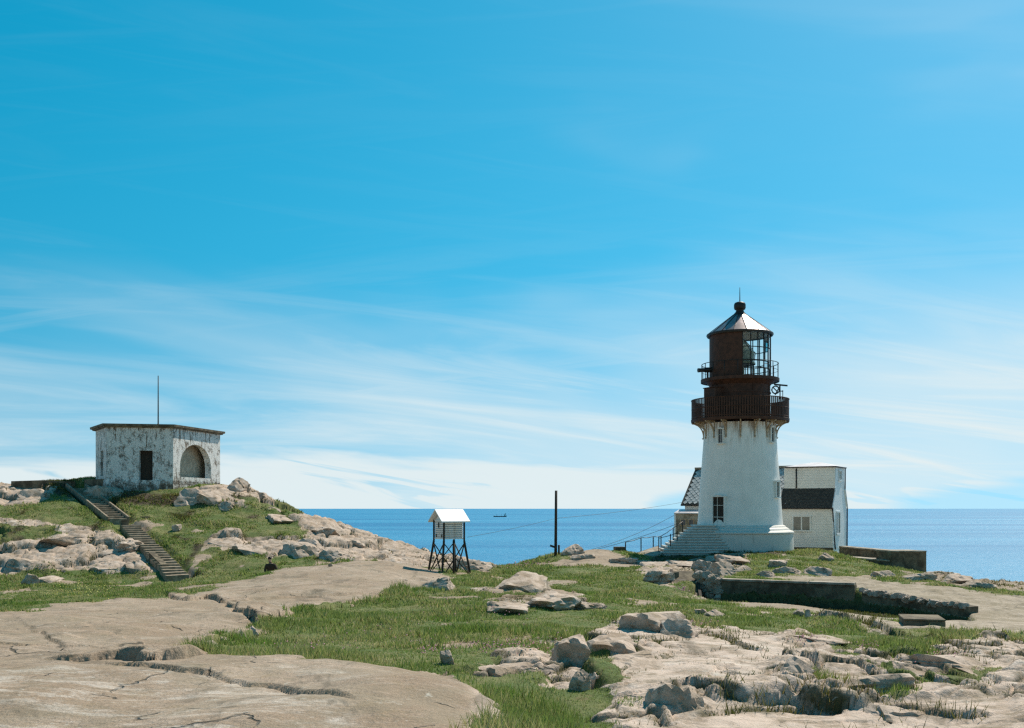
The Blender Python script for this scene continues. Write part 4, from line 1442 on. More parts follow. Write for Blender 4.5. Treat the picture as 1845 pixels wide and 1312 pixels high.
o = m.build('side_wall', M['masonry'], st)
o.matrix_parent_inverse = Matrix.Translation(-Vector(st.location))

# ------------------------------------------------------------------ keeper's house behind the tower
PHI = R(29.5)
HC = Vector((22.49, 74.0, -2.80))
house = empty("keepers_house", HC, -PHI)
# local frame: -x runs left along the front, +y runs back from the front wall
tag(house, "white boarded keeper's house with slate roof behind the lighthouse", 'house')


def H(name, mb, mat, parent=None, bevel=0.0):
    return mb.build(name, mat, parent or house, bevel=bevel)


def build_house():
    Lw, D = 3.62, 4.4
    eave, sb, top = 2.96, 4.20, 5.72
    # profile of the right-hand wing, drawn along its depth
    prof = [(0, -0.6), (0, eave), (0.80, sb), (0.80, top), (3.7, top), (3.7, sb), (4.4, eave), (4.4, -0.6)]
    m = MB()
    m.prism([Vector((0, y, z)) for y, z in prof], [Vector((-Lw, y, z)) for y, z in prof])
    wing = H('wall', m, M['cream'])
    # boards of the end wall
    for k in range(14):
        y0 = 0.02 + k * (D - 0.04) / 14; y1 = y0 + (D - 0.04) / 14 - 0.015
        def topz(y):
            return float(np.interp(y, [0, 0.8, 0.801, 3.699, 3.7, 4.4], [eave, sb, top, top, sb, eave]))
        m = MB()
        pts = [(y0, -0.02), (y1, -0.02), (y1, topz(y1) - 0.02), (y0, topz(y0) - 0.02)]
        m.prism([Vector((0.003, y, z)) for y, z in pts], [Vector((0.022, y, z)) for y, z in pts])
        H('board', m, M['white'], wing)
    # horizontal boards on the front
    for z0 in np.arange(0.0, eave - 0.05, 0.185):
        m = MB(); m.box((-Lw / 2, -0.012, z0 + 0.088), (Lw, 0.022, 0.172)); H('board', m, M['cream'], wing)
    for z0 in np.arange(sb + 0.02, top - 0.05, 0.185):
        m = MB(); m.box((-3.37 / 2, 0.788, z0 + 0.088), (3.37, 0.022, 0.172)); H('board', m, M['cream'], wing)
    m = MB(); m.box((0.03, -0.01, eave / 2), (0.10, 0.10, eave)); H('corner_board', m, M['white'])
    m = MB(); m.box((-Lw / 2, -0.03, -0.12), (Lw + 0.1, 0.10, 0.30)); H('plinth', m, M['concrete_dark'])
    # steep slated skirt between the storeys
    sk = MB()
    a, b = Vector((0.06, -0.16, eave - 0.14)), Vector((-Lw - 0.1, -0.16, eave - 0.14))
    c, d = Vector((-Lw - 0.1, 0.79, sb + 0.04)), Vector((0.06, 0.79, sb + 0.04))
    off = Vector((0, 0.05, -0.06))
    sk.prism([a + off, b + off, c + off, d + off], [a, b, c, d])
    skirt = H('skirt_roof', sk, M['slate_bed'])
    nrm = (b - a).cross(d - a).normalized()
    if nrm.y > 0: nrm = -nrm
    rows, cols = 7, 16
    tm = None
    for r in range(rows):
        for q in range(cols):
            t0, t1 = r / rows, min(1.0, (r + 1.25) / rows)
            o_ = 0.5 * (r % 2)
            s0 = (q - o_ + 0.5) / cols; s1 = s0 + 1 / cols
            s0, s1 = max(0, s0), min(1, s1)
            if s1 - s0 < 0.01: continue
            g = 0.004
            def pt(s, t): return (a.lerp(b, s)).lerp(d.lerp(c, s), t)
            lo0, lo1, hi0, hi1 = pt(s0 + g, t0), pt(s1 - g, t0), pt(s0 + g, t1), pt(s1 - g, t1)
            m = MB()
            m.prism([lo0 + nrm * 0.010, lo1 + nrm * 0.010, hi1 + nrm * 0.002, hi0 + nrm * 0.002],
                    [lo0 + nrm * 0.026, lo1 + nrm * 0.026, hi1 + nrm * 0.008, hi0 + nrm * 0.008])
            H('slate', m, M['slate_dark'], skirt)
    m = MB(); m.beam(a + Vector((0.02, -0.03, -0.03)), b + Vector((0, -0.03, -0.03)), 0.09, 0.08); H('gutter', m, M['black_iron'], skirt)
    # verge boards of the flared gable
    m = MB()
    for (y0, z0_), (y1, z1_) in (((-0.16, eave - 0.14), (0.80, sb)), ((4.55, eave - 0.14), (3.7, sb))):
        m.beam((0.06, y0, z0_), (0.06, y1, z1_), 0.07, 0.16)
    H('verge_board', m, M['white'])
    # hipped cap
    m = MB()
    x0, x1, y0, y1 = 0.16, -3.37 - 0.16, 0.62, 3.88
    e = [Vector((x0, y0, top)), Vector((x1, y0, top)), Vector((x1, y1, top)), Vector((x0, y1, top))]
    f = [p + Vector((0, 0, 0.07)) for p in e]
    m.prism(e, f)
    hr = H('eaves_board', m, M['black_iron'])
    m = MB()
    g = [p + Vector((0, 0, 0.074)) for p in e]
    r0, r1 = Vector((-1.3, 2.25, top + 0.42)), Vector((-2.0, 2.25, top + 0.42))
    m.add(g + [r0, r1], [(0, 1, 5, 4), (2, 3, 4, 5), (1, 2, 5), (3, 0, 4), (0, 3, 2, 1)])
    H('hipped_roof', m, M['zinc'])
    # downpipes
    m = MB(); m.tube([(-2.72, 0.72, top - 0.05), (-2.72, 0.72, sb + 0.05)], 0.045, 8); H('downpipe', m, M['black_iron'])
    m = MB()
    m.tube([(0.02, -0.20, eave - 0.15), (0.06, -0.12, eave - 0.5), (0.075, 0.12, 1.0), (0.09, 0.5, -0.1)], 0.045, 8); H('downpipe', m, M['black_iron'])
    m = MB(); m.tube([(0.06, 3.80, top), (0.06, 3.78, sb), (0.06, 4.5, eave), (0.06, 4.44, 0.0)], 0.05, 8); H('downpipe', m, M['black_iron'])

    def window(cx, cz, w, h, panes, side=False, mat='grey_glass', parent=None):
        o = empty('window', (0, 0, 0)); o.parent = house
        def bx(mb, x, y, z, sx, sy, sz):
            if side: mb.box((0.022 + y, cx + x, cz + z), (sy, sx, sz))
            else: mb.box((cx + x, -0.024 - y, cz + z), (sx, sy, sz))
        m = MB()
        t = 0.10
        for s in (-1, 1):
            bx(m, s * (w / 2 + t / 2), 0.03, 0, t, 0.06, h)
        bx(m, 0, 0.034, h / 2 + t / 2, w + 2 * t + 0.06, 0.07, t)
        bx(m, 0, 0.045, -h / 2 - t / 2, w + 2 * t + 0.10, 0.10, t)
        m.build('frame', M['white'] if side else M['cream'], o)
        pw = w / panes
        for k in range(panes):
            m = MB(); bx(m, -w / 2 + pw * (k + 0.5), 0.008, 0, pw - 0.05, 0.014, h - 0.02); m.build('pane', M[mat], o)
        m = MB()
        for k in range(panes - 1):
            bx(m, -w / 2 + pw * (k + 1), 0.022, 0, 0.09, 0.04, h)
        m.build('mullion', M['cream'], o)
        return o
    window(-2.15, 1.72, 1.15, 0.95, 2)
    window(1.6, 1.75, 1.0, 1.5, 2, True)
    window(2.2, 5.15, 0.7, 0.62, 2, True)

    # main range running on to the left behind the tower
    x0, x1 = -Lw - 0.02, -11.0
    m = MB()
    ev, rz, run = 3.20, 5.85, 2.9
    prof = [(0.30, -0.6), (0.30, ev), (0.30 + run - 0.1, rz - 0.12), (0.30 + 2 * run - 0.2, ev), (0.30 + 2 * run - 0.2, -0.6)]
    m.prism([Vector((x0, y, z)) for y, z in prof], [Vector((x1, y, z)) for y, z in prof])
    H('main_wall', m, M['cream'])
    a, b = Vector((x0 + 0.5, 0.02, ev - 0.10)), Vector((x1 - 0.22, 0.02, ev - 0.10))
    c, d = Vector((x1 - 0.22, 0.3 + run, rz)), Vector((x0 + 0.5, 0.3 + run, rz))
    off = Vector((0, 0.03, -0.09))
    m = MB()
    m.prism([a + off, b + off, c + off, d + off], [a, b, c, d])
    a2, b2 = Vector((a.x, 0.3 + 2 * run + 0.1, ev - 0.1)), Vector((b.x, 0.3 + 2 * run + 0.1, ev - 0.1))
    m.prism([a2 - off * Vector((0, 1, 0)).y if False else a2 + Vector((0, 0, -0.09)), b2 + Vector((0, 0, -0.09)), c + Vector((0, 0.02, -0.09)), d + Vector((0, 0.02, -0.09))], [a2, b2, c + Vector((0, 0.02, 0)), d + Vector((0, 0.02, 0))])
    mr = H('main_roof', m, M['slate_bed'])
    nrm = (b - a).cross(d - a).normalized()
    if nrm.z < 0: nrm = -nrm
    # diamond slates laid point down
    ux = (b - a).normalized(); uy = (d - a).normalized()
    Lx, Ly = (b - a).length, (d - a).length
    s = 0.40
    sm = MB()
    hw, hh = s * 0.46, s * 0.60
    ptsd = [ux * hw, uy * hh, -ux * hw, -uy * hh]
    sm.prism([p + nrm * (0.006 if p != ptsd[3] else 0.02) for p in ptsd], [p + nrm * (0.018 if p != ptsd[3] else 0.036) for p in ptsd])
    sme = sm.mesh('slate', M['slate_pale'])
    r = 0
    y = hh
    count = 0
    while y < Ly - 0.12:
        x = hw + (s * 0.5 if r % 2 else 0)
        while x < Lx - hw:
            hidden = 2.2 < x < 4.6          # nothing of the roof shows behind the tower here
            if not hidden:
                o = link_mesh('slate', sme, None, mr)
                o.location = a + ux * x + uy * y
                count += 1
            x += s
        y += hh * 1.06
        r += 1
    m = MB(); m.beam(d + Vector((0, 0, 0.05)), c + Vector((0, 0, 0.05)), 0.26, 0.16); H('ridge', m, M['concrete'], mr)
    m = MB(); m.box(((a.x + b.x) / 2, 0.03, ev - 0.16), ((a - b).length, 0.10, 0.12)); H('gutter', m, M['black_iron'], mr)
    # bay with white ledge and two small windows at the left end
    m = MB(); m.box((-10.4, -0.22, 0.9), (1.9, 0.95, 3.0)); H('bay_wall', m, M['concrete'])
    m = MB()
    m.prism([Vector((-11.45, -0.82, 2.38)), Vector((-9.3, -0.82, 2.38)), Vector((-9.3, 0.29, 2.38)), Vector((-11.45, 0.29, 2.38))],
            [Vector((-11.45, -0.82, 2.47)), Vector((-9.3, -0.82, 2.47)), Vector((-9.3, 0.29, 2.72)), Vector((-11.45, 0.29, 2.72))])
    H('bay_roof', m, M['zinc'])
    m = MB(); m.box((-11.38, -0.72, 0.9), (0.12, 0.12, 3.0)); H('corner_board', m, M['white'])
    for x in (-10.75, -10.15):
        o = empty('bay_window', (0, 0, 0)); o.parent = house
        m = MB(); m.box((x, -0.70, 1.75), (0.36, 0.02, 0.42)); m.build('pane', M['dark_glass'], o)
        m = MB()
        for q in (-1, 1):
            m.box((x + q * 0.21, -0.715, 1.75), (0.06, 0.05, 0.42)); m.box((x, -0.715, 1.75 + q * 0.24), (0.48, 0.05, 0.06))
        m.build('frame', M['bracket'], o)


build_house()

def keep(o, root):
    """child given in world coordinates"""
    o.parent = root
    o.matrix_parent_inverse = (Matrix.Translation(root.location) @ root.rotation_euler.to_matrix().to_4x4()).inverted()
    return o


# ------------------------------------------------------------------ abandoned lookout on the hill
def build_lookout():
    c = [(-31.9, 80.8), (-29.6, 77.0), (-25.06, 78.0), (-23.5, 84.9), (-26.0, 88.0), (-31.5, 87.0)]
    root = empty('lookout_building', (-27.5, 82.0, 1.0))
    tag(root, 'abandoned flat-roofed stone lookout with flaking whitewash and arched opening', 'building')
    zt, zf, zb = 6.02, 2.05, -0.6
    mid = Vector((-27.6, 82.4, 0))
    V = lambda p, z: Vector((p[0], p[1], z))
    th = 0.45

    def inner(i):
        p = Vector((c[i][0], c[i][1], 0)); d = (mid - p).normalized()
        return p + d * th * 1.25

    def wall(i, openings, name='wall', zf=zf):
        """wall between corners i and i+1 with real openings: list of (s0, s1, z0, z1, arched)"""
        j = (i + 1) % len(c)
        a, b = Vector((*c[i], 0)), Vector((*c[j], 0))
        ai, bi = inner(i), inner(j)
        L = (b - a).length
        ss = [0, L]; zs = [zf, zt]
        m = MB()
        def quad(p, s, z):
            return (p[0].lerp(p[1], s / L)) + Vector((0, 0, z))
        out, inn = (a, b), (ai, bi)
        def cell(poly):
            m.prism([quad(out, s, z) for s, z in poly], [quad(inn, s, z) for s, z in poly])
        if not openings:
            cell([(0, zf), (L, zf), (L, zt), (0, zt)])
        for (s0, s1, z0, z1, arched) in openings:
            cell([(0, zf), (s0, zf), (s0, zt), (0, zt)])
            cell([(s1, zf), (L, zf), (L, zt), (s1, zt)])
            if z0 > zf + 0.01:
                cell([(s0, zf), (s1, zf), (s1, z0), (s0, z0)])
            if not arched:
                cell([(s0, z1), (s1, z1), (s1, zt), (s0, zt)])
            else:
                n = 14
                r = (s1 - s0) / 2; cx = (s0 + s1) / 2; ry = arched
                pts = [(cx - r * math.cos(math.pi * k / n), z1 - ry + ry * math.sin(math.pi * k / n)) for k in range(n + 1)]
                for k in range(n):
                    cell([pts[k], pts[k + 1], (pts[k + 1][0], zt), (pts[k][0], zt)])
        return keep(m.build(name, M['lookout']), root)

    wall(0, [(2.0, 3.0, 2.4, 4.3, 0)])
    wall(1, [(2.25, 3.2, 2.06, 4.25, 0)])
    wall(2, [(0.95, 5.62, 2.36, 4.90, 1.75)], zf=0.4)
    wall(3, []); wall(4, []); wall(5, [])
    # floor and darkness inside come from the closed room itself
    m = MB(); m.prism([V(p, zf - 0.3) for p in c], [V(p, zf) for p in c]); keep(m.build('floor', M['concrete_dark']), root)
    # rubble footing, slightly proud
    def grow(k): return [tuple((Vector((*p, 0)) + (Vector((*p, 0)) - mid).normalized() * k)[:2]) for p in c]
    gf = grow(0.35); gt = grow(0.06)
    sel = [0, 1, 2, 5]
    gf[2] = (c[2][0] - 0.02, gf[2][1]); gt[2] = (c[2][0] - 0.02, gt[2][1])
    m = MB(); m.prism([V(gf[q], zb) for q in sel], [V(gt[q], zf + 0.02) for q in sel]); keep(m.build('footing', M['lookout']), root)
    # roof slab with a projecting edge
    m = MB(); m.prism([V(p, zt - 0.10) for p in grow(0.22)], [V(p, zt - 0.003) for p in grow(0.28)]); keep(m.build('cornice', M['concrete_dark']), root)
    m = MB(); m.prism([V(p, zt) for p in grow(0.40)], [V(p, zt + 0.16) for p in grow(0.42)]); roof = keep(m.build('roof_slab', M['concrete_dark']), root)
    # blind infill deep in the arch and a boarded door
    a, b = Vector((*c[2], 0)), Vector((*c[3], 0))
    n = Vector((-(b - a).y, (b - a).x, 0)).normalized()
    if n.dot(mid - a) < 0: n = -n
    m = MB()
    p0, p1 = a.lerp(b, 0.08) + n * 0.95, a.lerp(b, 0.90) + n * 0.95
    m.prism([p0 + Vector((0, 0, zf)), p1 + Vector((0, 0, zf)), p1 + n * 0.2 + Vector((0, 0, zf)), p0 + n * 0.2 + Vector((0, 0, zf))],
            [p0 + Vector((0, 0, zt - .2)), p1 + Vector((0, 0, zt - .2)), p1 + n * 0.2 + Vector((0, 0, zt - .2)), p0 + n * 0.2 + Vector((0, 0, zt - .2))])
    keep(m.build('arch_infill', M['kerb']), root)
    a, b = Vector((*c[1], 0)), Vector((*c[2], 0))
    n = Vector((-(b - a).y, (b - a).x, 0)).normalized()
    L = (b - a).length
    p0, p1 = a.lerp(b, 2.25 / L) + n * 0.38, a.lerp(b, 3.2 / L) + n * 0.38
    m = MB()
    m.prism([p + Vector((0, 0, zf)) for p in (p0, p1, p1 + n * 0.06, p0 + n * 0.06)], [p + Vector((0, 0, 4.27)) for p in (p0, p1, p1 + n * 0.06, p0 + n * 0.06)])
    keep(m.build('door', M['wood_dark']), root)
    a, b = Vector((*c[0], 0)), Vector((*c[1], 0))
    n = Vector((-(b - a).y, (b - a).x, 0)).normalized(); L = (b - a).length
    p0, p1 = a.lerp(b, 2.0 / L) + n * 0.3, a.lerp(b, 3.0 / L) + n * 0.3
    m = MB()
    m.prism([p + Vector((0, 0, 2.35)) for p in (p0, p1, p1 + n * 0.06, p0 + n * 0.06)], [p + Vector((0, 0, 4.32)) for p in (p0, p1, p1 + n * 0.06, p0 + n * 0.06)])
    keep(m.build('shutter', M['wood_dark']), root)
    # mast on the roof
    q = P(285, 765, 81.5)
    m = MB(); m.tube([(q.x, 81.5, zt + 0.1), (q.x, 81.5, (V0 - 677) / F * 81.5)], [0.055, 0.035], 8)
    mast = keep(m.build('flag_mast', M['wood_dark']), None) if False else m.build('flag_mast', M['wood_dark'])
    tag(mast, 'thin dark mast standing on the roof of the lookout', 'mast')
    m = MB(); m.tube([(q.x, 81.5, zt + 0.1), (q.x, 81.5, zt + 0.5)], 0.09, 8)
    m.build('mast_foot', M['black_iron'], mast)


build_lookout()

# ------------------------------------------------------------------ rocks
def rock_mesh(seed, sub=4):
    """angular broken rock: a ball cut by jointing planes, bedded, edges chipped, surface pitted"""
    rng = random.Random(seed)
    bm = bmesh.new()
    bmesh.ops.create_icosphere(bm, subdivisions=sub, radius=1.0)
    planes = []
    ax = Matrix.Rotation(rng.uniform(-.5, .5), 3, 'X') @ Matrix.Rotation(rng.uniform(-.4, .4), 3, 'Y') @ Matrix.Rotation(rng.uniform(0, 3), 3, 'Z')
    for i in range(3):
        n = ax.col[i].copy()
        for s in (-1, 1):
            planes.append(((n * s + Vector((rng.gauss(0, .16), rng.gauss(0, .16), rng.gauss(0, .16)))).normalized(), rng.uniform(0.50, 0.80)))
    for _ in range(rng.randint(5, 8)):
        n = Vector((rng.gauss(0, 1), rng.gauss(0, 1), rng.gauss(0, 0.8))).normalized()
        planes.append((n, rng.uniform(0.58, 0.86)))
    vs = np.array([v.co[:] for v in bm.verts])
    r = np.full(len(vs), 1.05)
    for n, k in planes:
        t = vs @ np.array(n)
        r = np.where(t > 0.05, np.minimum(r, k / np.maximum(t, 0.05)), r)
    q = vs * r[:, None]
    off = rng.random() * 100
    a_, b_ = q[:, 0] + 0.73 * q[:, 2] + off, q[:, 1] - 0.61 * q[:, 2] + off
    bed = (q @ np.array(ax.col[2])) * 4.0 + 0.6 * fbm(a_ * 1.3, b_ * 1.3, seed + 3, 2)
    nz = 0.10 * fbm(a_ * 1.9, b_ * 1.9, seed, 5, 0.60) + 0.07 * (np.abs((bed % 1) - 0.5) - 0.25)
    c_, t_, e_ = worley(a_ * 2.1, b_ * 2.1, seed + 5)
    nz += 0.05 * (c_ - 0.5) - 0.07 * np.exp(-(e_ / 0.07) ** 2)
    q = q + vs * nz[:, None]
    for v, p in zip(bm.verts, q):
        v.co = p
    me = bpy.data.meshes.new('rock')
    bm.to_mesh(me); bm.free()
    me.polygons.foreach_set('use_smooth', [True] * len(me.polygons))
    me.set_sharp_from_angle(angle=R(24))
    me.materials.append(M['rock'])
    return me


ROCKS = [rock_mesh(100 + i) for i in range(14)]
_rr = random.Random(11)


def place_rock(u, v, wpx, hpx, depth=0.8, k=None, rz=None, tilt=None, sink=0.3, dmin=6.0, ledge=False):
    """u, v: foot of the rock; wpx, hpx: its size on the photograph"""
    p = hit(u, v, dmin)
    s = p.y / F
    w, h = wpx * s, hpx * s
    me = ROCKS[(k if k is not None else _rr.randrange(99)) % len(ROCKS)]
    o = bpy.data.objects.new('rock', me)
    COL.objects.link(o)
    sx, sz = w / 1.75, h / (1.5 * (1 - sink * 0.5))
    sy = sx * depth
    o.scale = (sx, sy, sz)
    o.rotation_euler = (_rr.uniform(-.12, .12) if tilt is None else tilt, _rr.uniform(-.12, .12), _rr.uniform(-0.5, 0.5) if rz is None else rz)
    yy = p.y + sy * 0.6
    xx = p.x * yy / p.y
    if ledge:
        # bedded: the foot of the front face is buried, the hill swallows the back
        g = min(ground(xx + k_ * sx * 0.8, yy - sy * 0.8) for k_ in (-1, 0, 1))
        g = min(g, p.z)
        h2 = h * 1.1
        o.scale = (sx, sy, (h2 + 0.7 * h + 0.15) / 1.5)
        o.location = (xx, yy, g + h2 - o.scale[2] * 0.72)
    else:
        o.location = (xx, yy, max(ground(xx, yy), p.z) + sz * (0.75 - 1.2 * sink))
    return o


# bedrock pieces broken out of the ground belong to it
PIECES = [
    # right foreground outcrops
    (1095, 1174, 120, 34), (1172, 1136, 110, 34), (1222, 1146, 70, 22), (1030, 1196, 80, 40), (1130, 1204, 120, 18),
    (905, 1216, 100, 28), (960, 1205, 80, 16), (1215, 1279, 84, 42), (1430, 1214, 70, 28), (1550, 1240, 140, 16), (1640, 1222, 80, 12), (1075, 1218, 40, 22),
    (1490, 1162, 120, 9), (1700, 1197, 140, 10), (1620, 1298, 140, 14),
    # lawn outcrops
    (945, 1066, 86, 20), (1000, 1098, 100, 20), (920, 1102, 80, 16), (1055, 1100, 60, 12), (1290, 1112, 36, 8), (1260, 1106, 30, 8), (860, 1066, 30, 8),
    (790, 1062, 46, 14), (430, 1152, 34, 10), (400, 1160, 30, 9), (455, 1140, 26, 10), (372, 1168, 30, 8),
    # crag under and beside the lookout
    (350, 908, 50, 22), (385, 908, 50, 20), (430, 884, 40, 20), (470, 905, 46, 18), (410, 918, 40, 12), (480, 918, 50, 10),
    (190, 894, 56, 22), (62, 896, 60, 18), (510, 942, 60, 14), (590, 968, 46, 14), (640, 985, 60, 14), (560, 990, 46, 16),
    (600, 1010, 50, 14), (730, 1010, 60, 12), (850, 1028, 60, 14), (540, 1002, 60, 22), (470, 1002, 90, 18), (415, 988, 70, 14),
    # crag at the foot of the steps
    (140, 977, 90, 18), (190, 1004, 90, 22), (235, 994, 50, 18), (60, 1024, 90, 20), (210, 1032, 80, 18), (250, 1032, 46, 18), (90, 1050, 40, 8),
    # knoll
    (1320, 1016, 50, 14), (1300, 1036, 46, 16), (1270, 1030, 40, 14), (1400, 1022, 30, 10), (1420, 1034, 40, 10), (1470, 1037, 50, 12), (1035, 1000, 36, 14), (1045, 1008, 40, 10),
    (1290, 1014, 50, 10), (1230, 1022, 50, 10), (1180, 1022, 50, 10), (1120, 1016, 50, 8), (1340, 1030, 30, 8), (1640, 1044, 60, 10), (1720, 1048, 60, 12), (1760, 1056, 50, 12), (1590, 1040, 40, 8),
    (1700, 1036, 50, 10), (1380, 1040, 26, 7), (1490, 1012, 26, 12),
]
for (u, v, w, h) in PIECES:
    o = place_rock(u, v, w * 1.3, h * 1.05, depth=1.2, sink=0.70, ledge=True, dmin=6 if v > 1105 else (24 if v > 1048 else 46))
    keep(o, bedrock)

# loose boulders one could roll away
b = place_rock(806, 1198, 34, 24, k=3, sink=0.15)
b.name = 'boulder'; tag(b, 'small white stone lying alone in the grass by the smooth slab', 'boulder')
b = place_rock(1046, 1246, 44, 34, k=5, sink=0.15)
b.name = 'boulder'; tag(b, 'squat pale boulder with dark side in grass beside broken outcrop', 'boulder')
b = place_rock(56, 1056, 34, 20, k=8, sink=0.15, dmin=50)
b.name = 'boulder'; tag(b, 'pale boulder in the grass below the stepped crag', 'boulder')
b = place_rock(318, 958, 22, 12, k=1, sink=0.2, dmin=50)
b.name = 'boulder'; tag(b, 'pale stone on the grass slope right of the hill steps', 'boulder')
b = place_rock(1441, 1112, 22, 12, k=6, sink=0.1, dmin=20)
b.name = 'boulder'; tag(b, 'small dark block beside the pale path slab near the sunken walk', 'boulder')
b = place_rock(1455, 1114, 14, 14, k=9, sink=0.1, dmin=20)
b.name = 'boulder'; tag(b, 'narrow upright dark stone touching the small dark block', 'boulder')
b = place_rock(596, 1021, 9, 5, k=2, sink=0.1, dmin=40)
b.name = 'boulder'; tag(b, 'tiny pale stone on the crest of the smooth slab', 'boulder')

# ------------------------------------------------------------------ steps up the hill
def flight(name, A, B, n, w, label, kerbs, mat='step'):
    root = empty(name, A)
    tag(root, label, 'steps')
    d = (B - A); hd = Vector((d.x, d.y, 0)); Lh = hd.length; hd.normalize()
    side = Vector((hd.y, -hd.x, 0))
    rng = random.Random(n)
    tread = Lh / n; rise = d.z / n
    ang = math.atan2(hd.y, hd.x)
    rot = Matrix.Rotation(ang, 3, 'Z')
    for i in range(n):
        c = A + hd * (tread * (i + 0.5)) + Vector((0, 0, rise * (i + 1)))
        m = MB()
        ww = w * rng.uniform(0.93, 1.05)
        m.box(c + Vector((0, 0, -0.22)) + side * rng.uniform(-.05, .05), (tread * 1.25, ww, 0.44), rot @ Matrix.Rotation(rng.uniform(-.03, .03), 3, 'X'))
        keep(m.build('step', M[mat], bevel=0.03), root)
    if kerbs:
        for s in (-1, 1):
            m = MB()
            o_ = side * s * (w / 2 + 0.10) + Vector((0, 0, 0.06))
            m.beam(A + o_, B + o_ + Vector((0, 0, 0.1)), 0.13, 0.42)
            keep(m.build('kerb', M['step'], bevel=0.03), root)
    return root


flight('stone_steps', ST_A, ST_B, 22, 1.15, 'worn brown stone steps climbing the grass beside the crag', False)
flight('stone_steps', ST_C, ST_D, 16, 1.15, 'upper stone steps between two pale kerbs below the lookout', True)


def block_wall(name, pts, top_z, bot_z, thick, mat, label, cat='wall', cap=None, seed=0, stones=None):
    """wall along a polyline (x, y); each stretch is a part, optional cap slabs"""
    root = empty(name, (pts[0].x, pts[0].y, bot_z[0] if isinstance(bot_z, (list, tuple)) else bot_z))
    tag(root, label, cat)
    n = len(pts)
    tz = top_z if isinstance(top_z, (list, tuple)) else [top_z] * n
    bz = bot_z if isinstance(bot_z, (list, tuple)) else [bot_z] * n
    for i in range(n - 1):
        a, b = Vector((pts[i].x, pts[i].y, 0)), Vector((pts[i + 1].x, pts[i + 1].y, 0))
        d = (b - a).normalized(); s = Vector((-d.y, d.x, 0)) * thick
        m = MB()
        m.prism([a + Vector((0, 0, bz[i])), b + Vector((0, 0, bz[i + 1])), b + s + Vector((0, 0, bz[i + 1])), a + s + Vector((0, 0, bz[i]))],
                [a + Vector((0, 0, tz[i])), b + Vector((0, 0, tz[i + 1])), b + s + Vector((0, 0, tz[i + 1])), a + s + Vector((0, 0, tz[i]))])
        keep(m.build('wall_face', mat), root)
        if cap:
            L = (b - a).length
            k = max(1, int(L / 1.6))
            for j in range(k):
                t0, t1 = j / k + 0.004, (j + 1) / k - 0.004
                p0, p1 = a.lerp(b, t0), a.lerp(b, t1)
                z0, z1 = tz[i] + (tz[i + 1] - tz[i]) * t0, tz[i] + (tz[i + 1] - tz[i]) * t1
                q = -d.cross(Vector((0, 0, 1))) * 0
                f = Vector((d.y, -d.x, 0)) * 0.05
                e = s * 1.08
                m = MB()
                lo = [p0 + f + Vector((0, 0, z0 + .003)), p1 + f + Vector((0, 0, z1 + .003)), p1 + e + Vector((0, 0, z1 + .003)), p0 + e + Vector((0, 0, z0 + .003))]
                m.prism(lo, [p + Vector((0, 0, 0.09)) for p in lo])
                keep(m.build('cap_slab', cap, bevel=0.012), root)
    return root


# terrace edge left of the lookout
w0, w1, w2 = P(20, 868, 80), P(75, 866, 79.5), P(128, 868, 79)
block_wall('terrace_wall', [w0, w1, w2], [2.06, 2.12, 2.0], 0.4, 0.5, M['concrete_dark'], 'low dark stone wall at the head of the hill steps')
w0, w1 = P(152, 864, 79.0), P(204, 864, 77.2)
block_wall('terrace_slab', [w0, w1], 2.16, 1.1, 1.6, M['concrete_dark'], 'thin dark terrace slab beside the lookout doorway', 'slab')
w0, w1 = P(222, 945, 68.8), P(246, 940, 69.4)
block_wall('landing_wall', [P(219, 950, 68.0), P(232, 950, 68.2)], -0.75, -2.2, 0.5, M['concrete_dark'], 'short dark retaining pier at the landing of the hill steps')
block_wall('landing_wall', [P(236, 935, 71.3), P(262, 940, 70.6)], -0.55, -2.0, 0.4, M['concrete_dark'], 'dark stone retaining wall behind the landing of the hill steps')
block_wall('step_cheek', [P(268, 1000, 61.2), P(292, 1022, 59.2)], [-2.55, -3.2], -4.6, 0.35, M['concrete_dark'], 'dark stone cheek wall holding up the lower hill steps')

# ------------------------------------------------------------------ sunken walk and the old concrete around it
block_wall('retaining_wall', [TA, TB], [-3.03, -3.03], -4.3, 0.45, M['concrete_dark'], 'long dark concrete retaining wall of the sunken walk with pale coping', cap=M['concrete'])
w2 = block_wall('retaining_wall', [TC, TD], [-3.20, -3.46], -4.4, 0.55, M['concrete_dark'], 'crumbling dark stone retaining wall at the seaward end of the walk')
# notch between the two walls
pa, pb = P(1541, 1056, 41.6), P(1552, 1060, 41.6)
block_wall('jamb', [Vector((pa.x + 0.02, 42.6, 0)), Vector((pb.x + 0.15, 42.6, 0))], -3.15, -4.3, 0.3, M['concrete'], 'narrow pale jamb in the notch between the retaining walls', 'jamb')
# rubble stones set into the wing walls of the doorway
def rubble(root, a, b, t0, b0, t1, b1, n, rows, seed, size=0.24):
    rng = random.Random(seed)
    for r in range(rows):
        for i in range(n):
            s = (i + 0.5 + 0.3 * rng.uniform(-1, 1)) / n
            t = (r + 0.5 + 0.2 * rng.uniform(-1, 1)) / rows
            zt = t0 + (t1 - t0) * s; zb = b0 + (b1 - b0) * s
            p = a.lerp(b, s); p.z = zb + (zt - zb) * t
            o = bpy.data.objects.new('stone', ROCKS[rng.randrange(14)])
            COL.objects.link(o)
            k = size * rng.uniform(0.75, 1.3)
            o.scale = (k * rng.uniform(1, 1.4), k * 0.8, k * 0.75)
            o.rotation_euler = (0, 0, rng.uniform(-.6, .6))
            o.location = p
            keep(o, root)


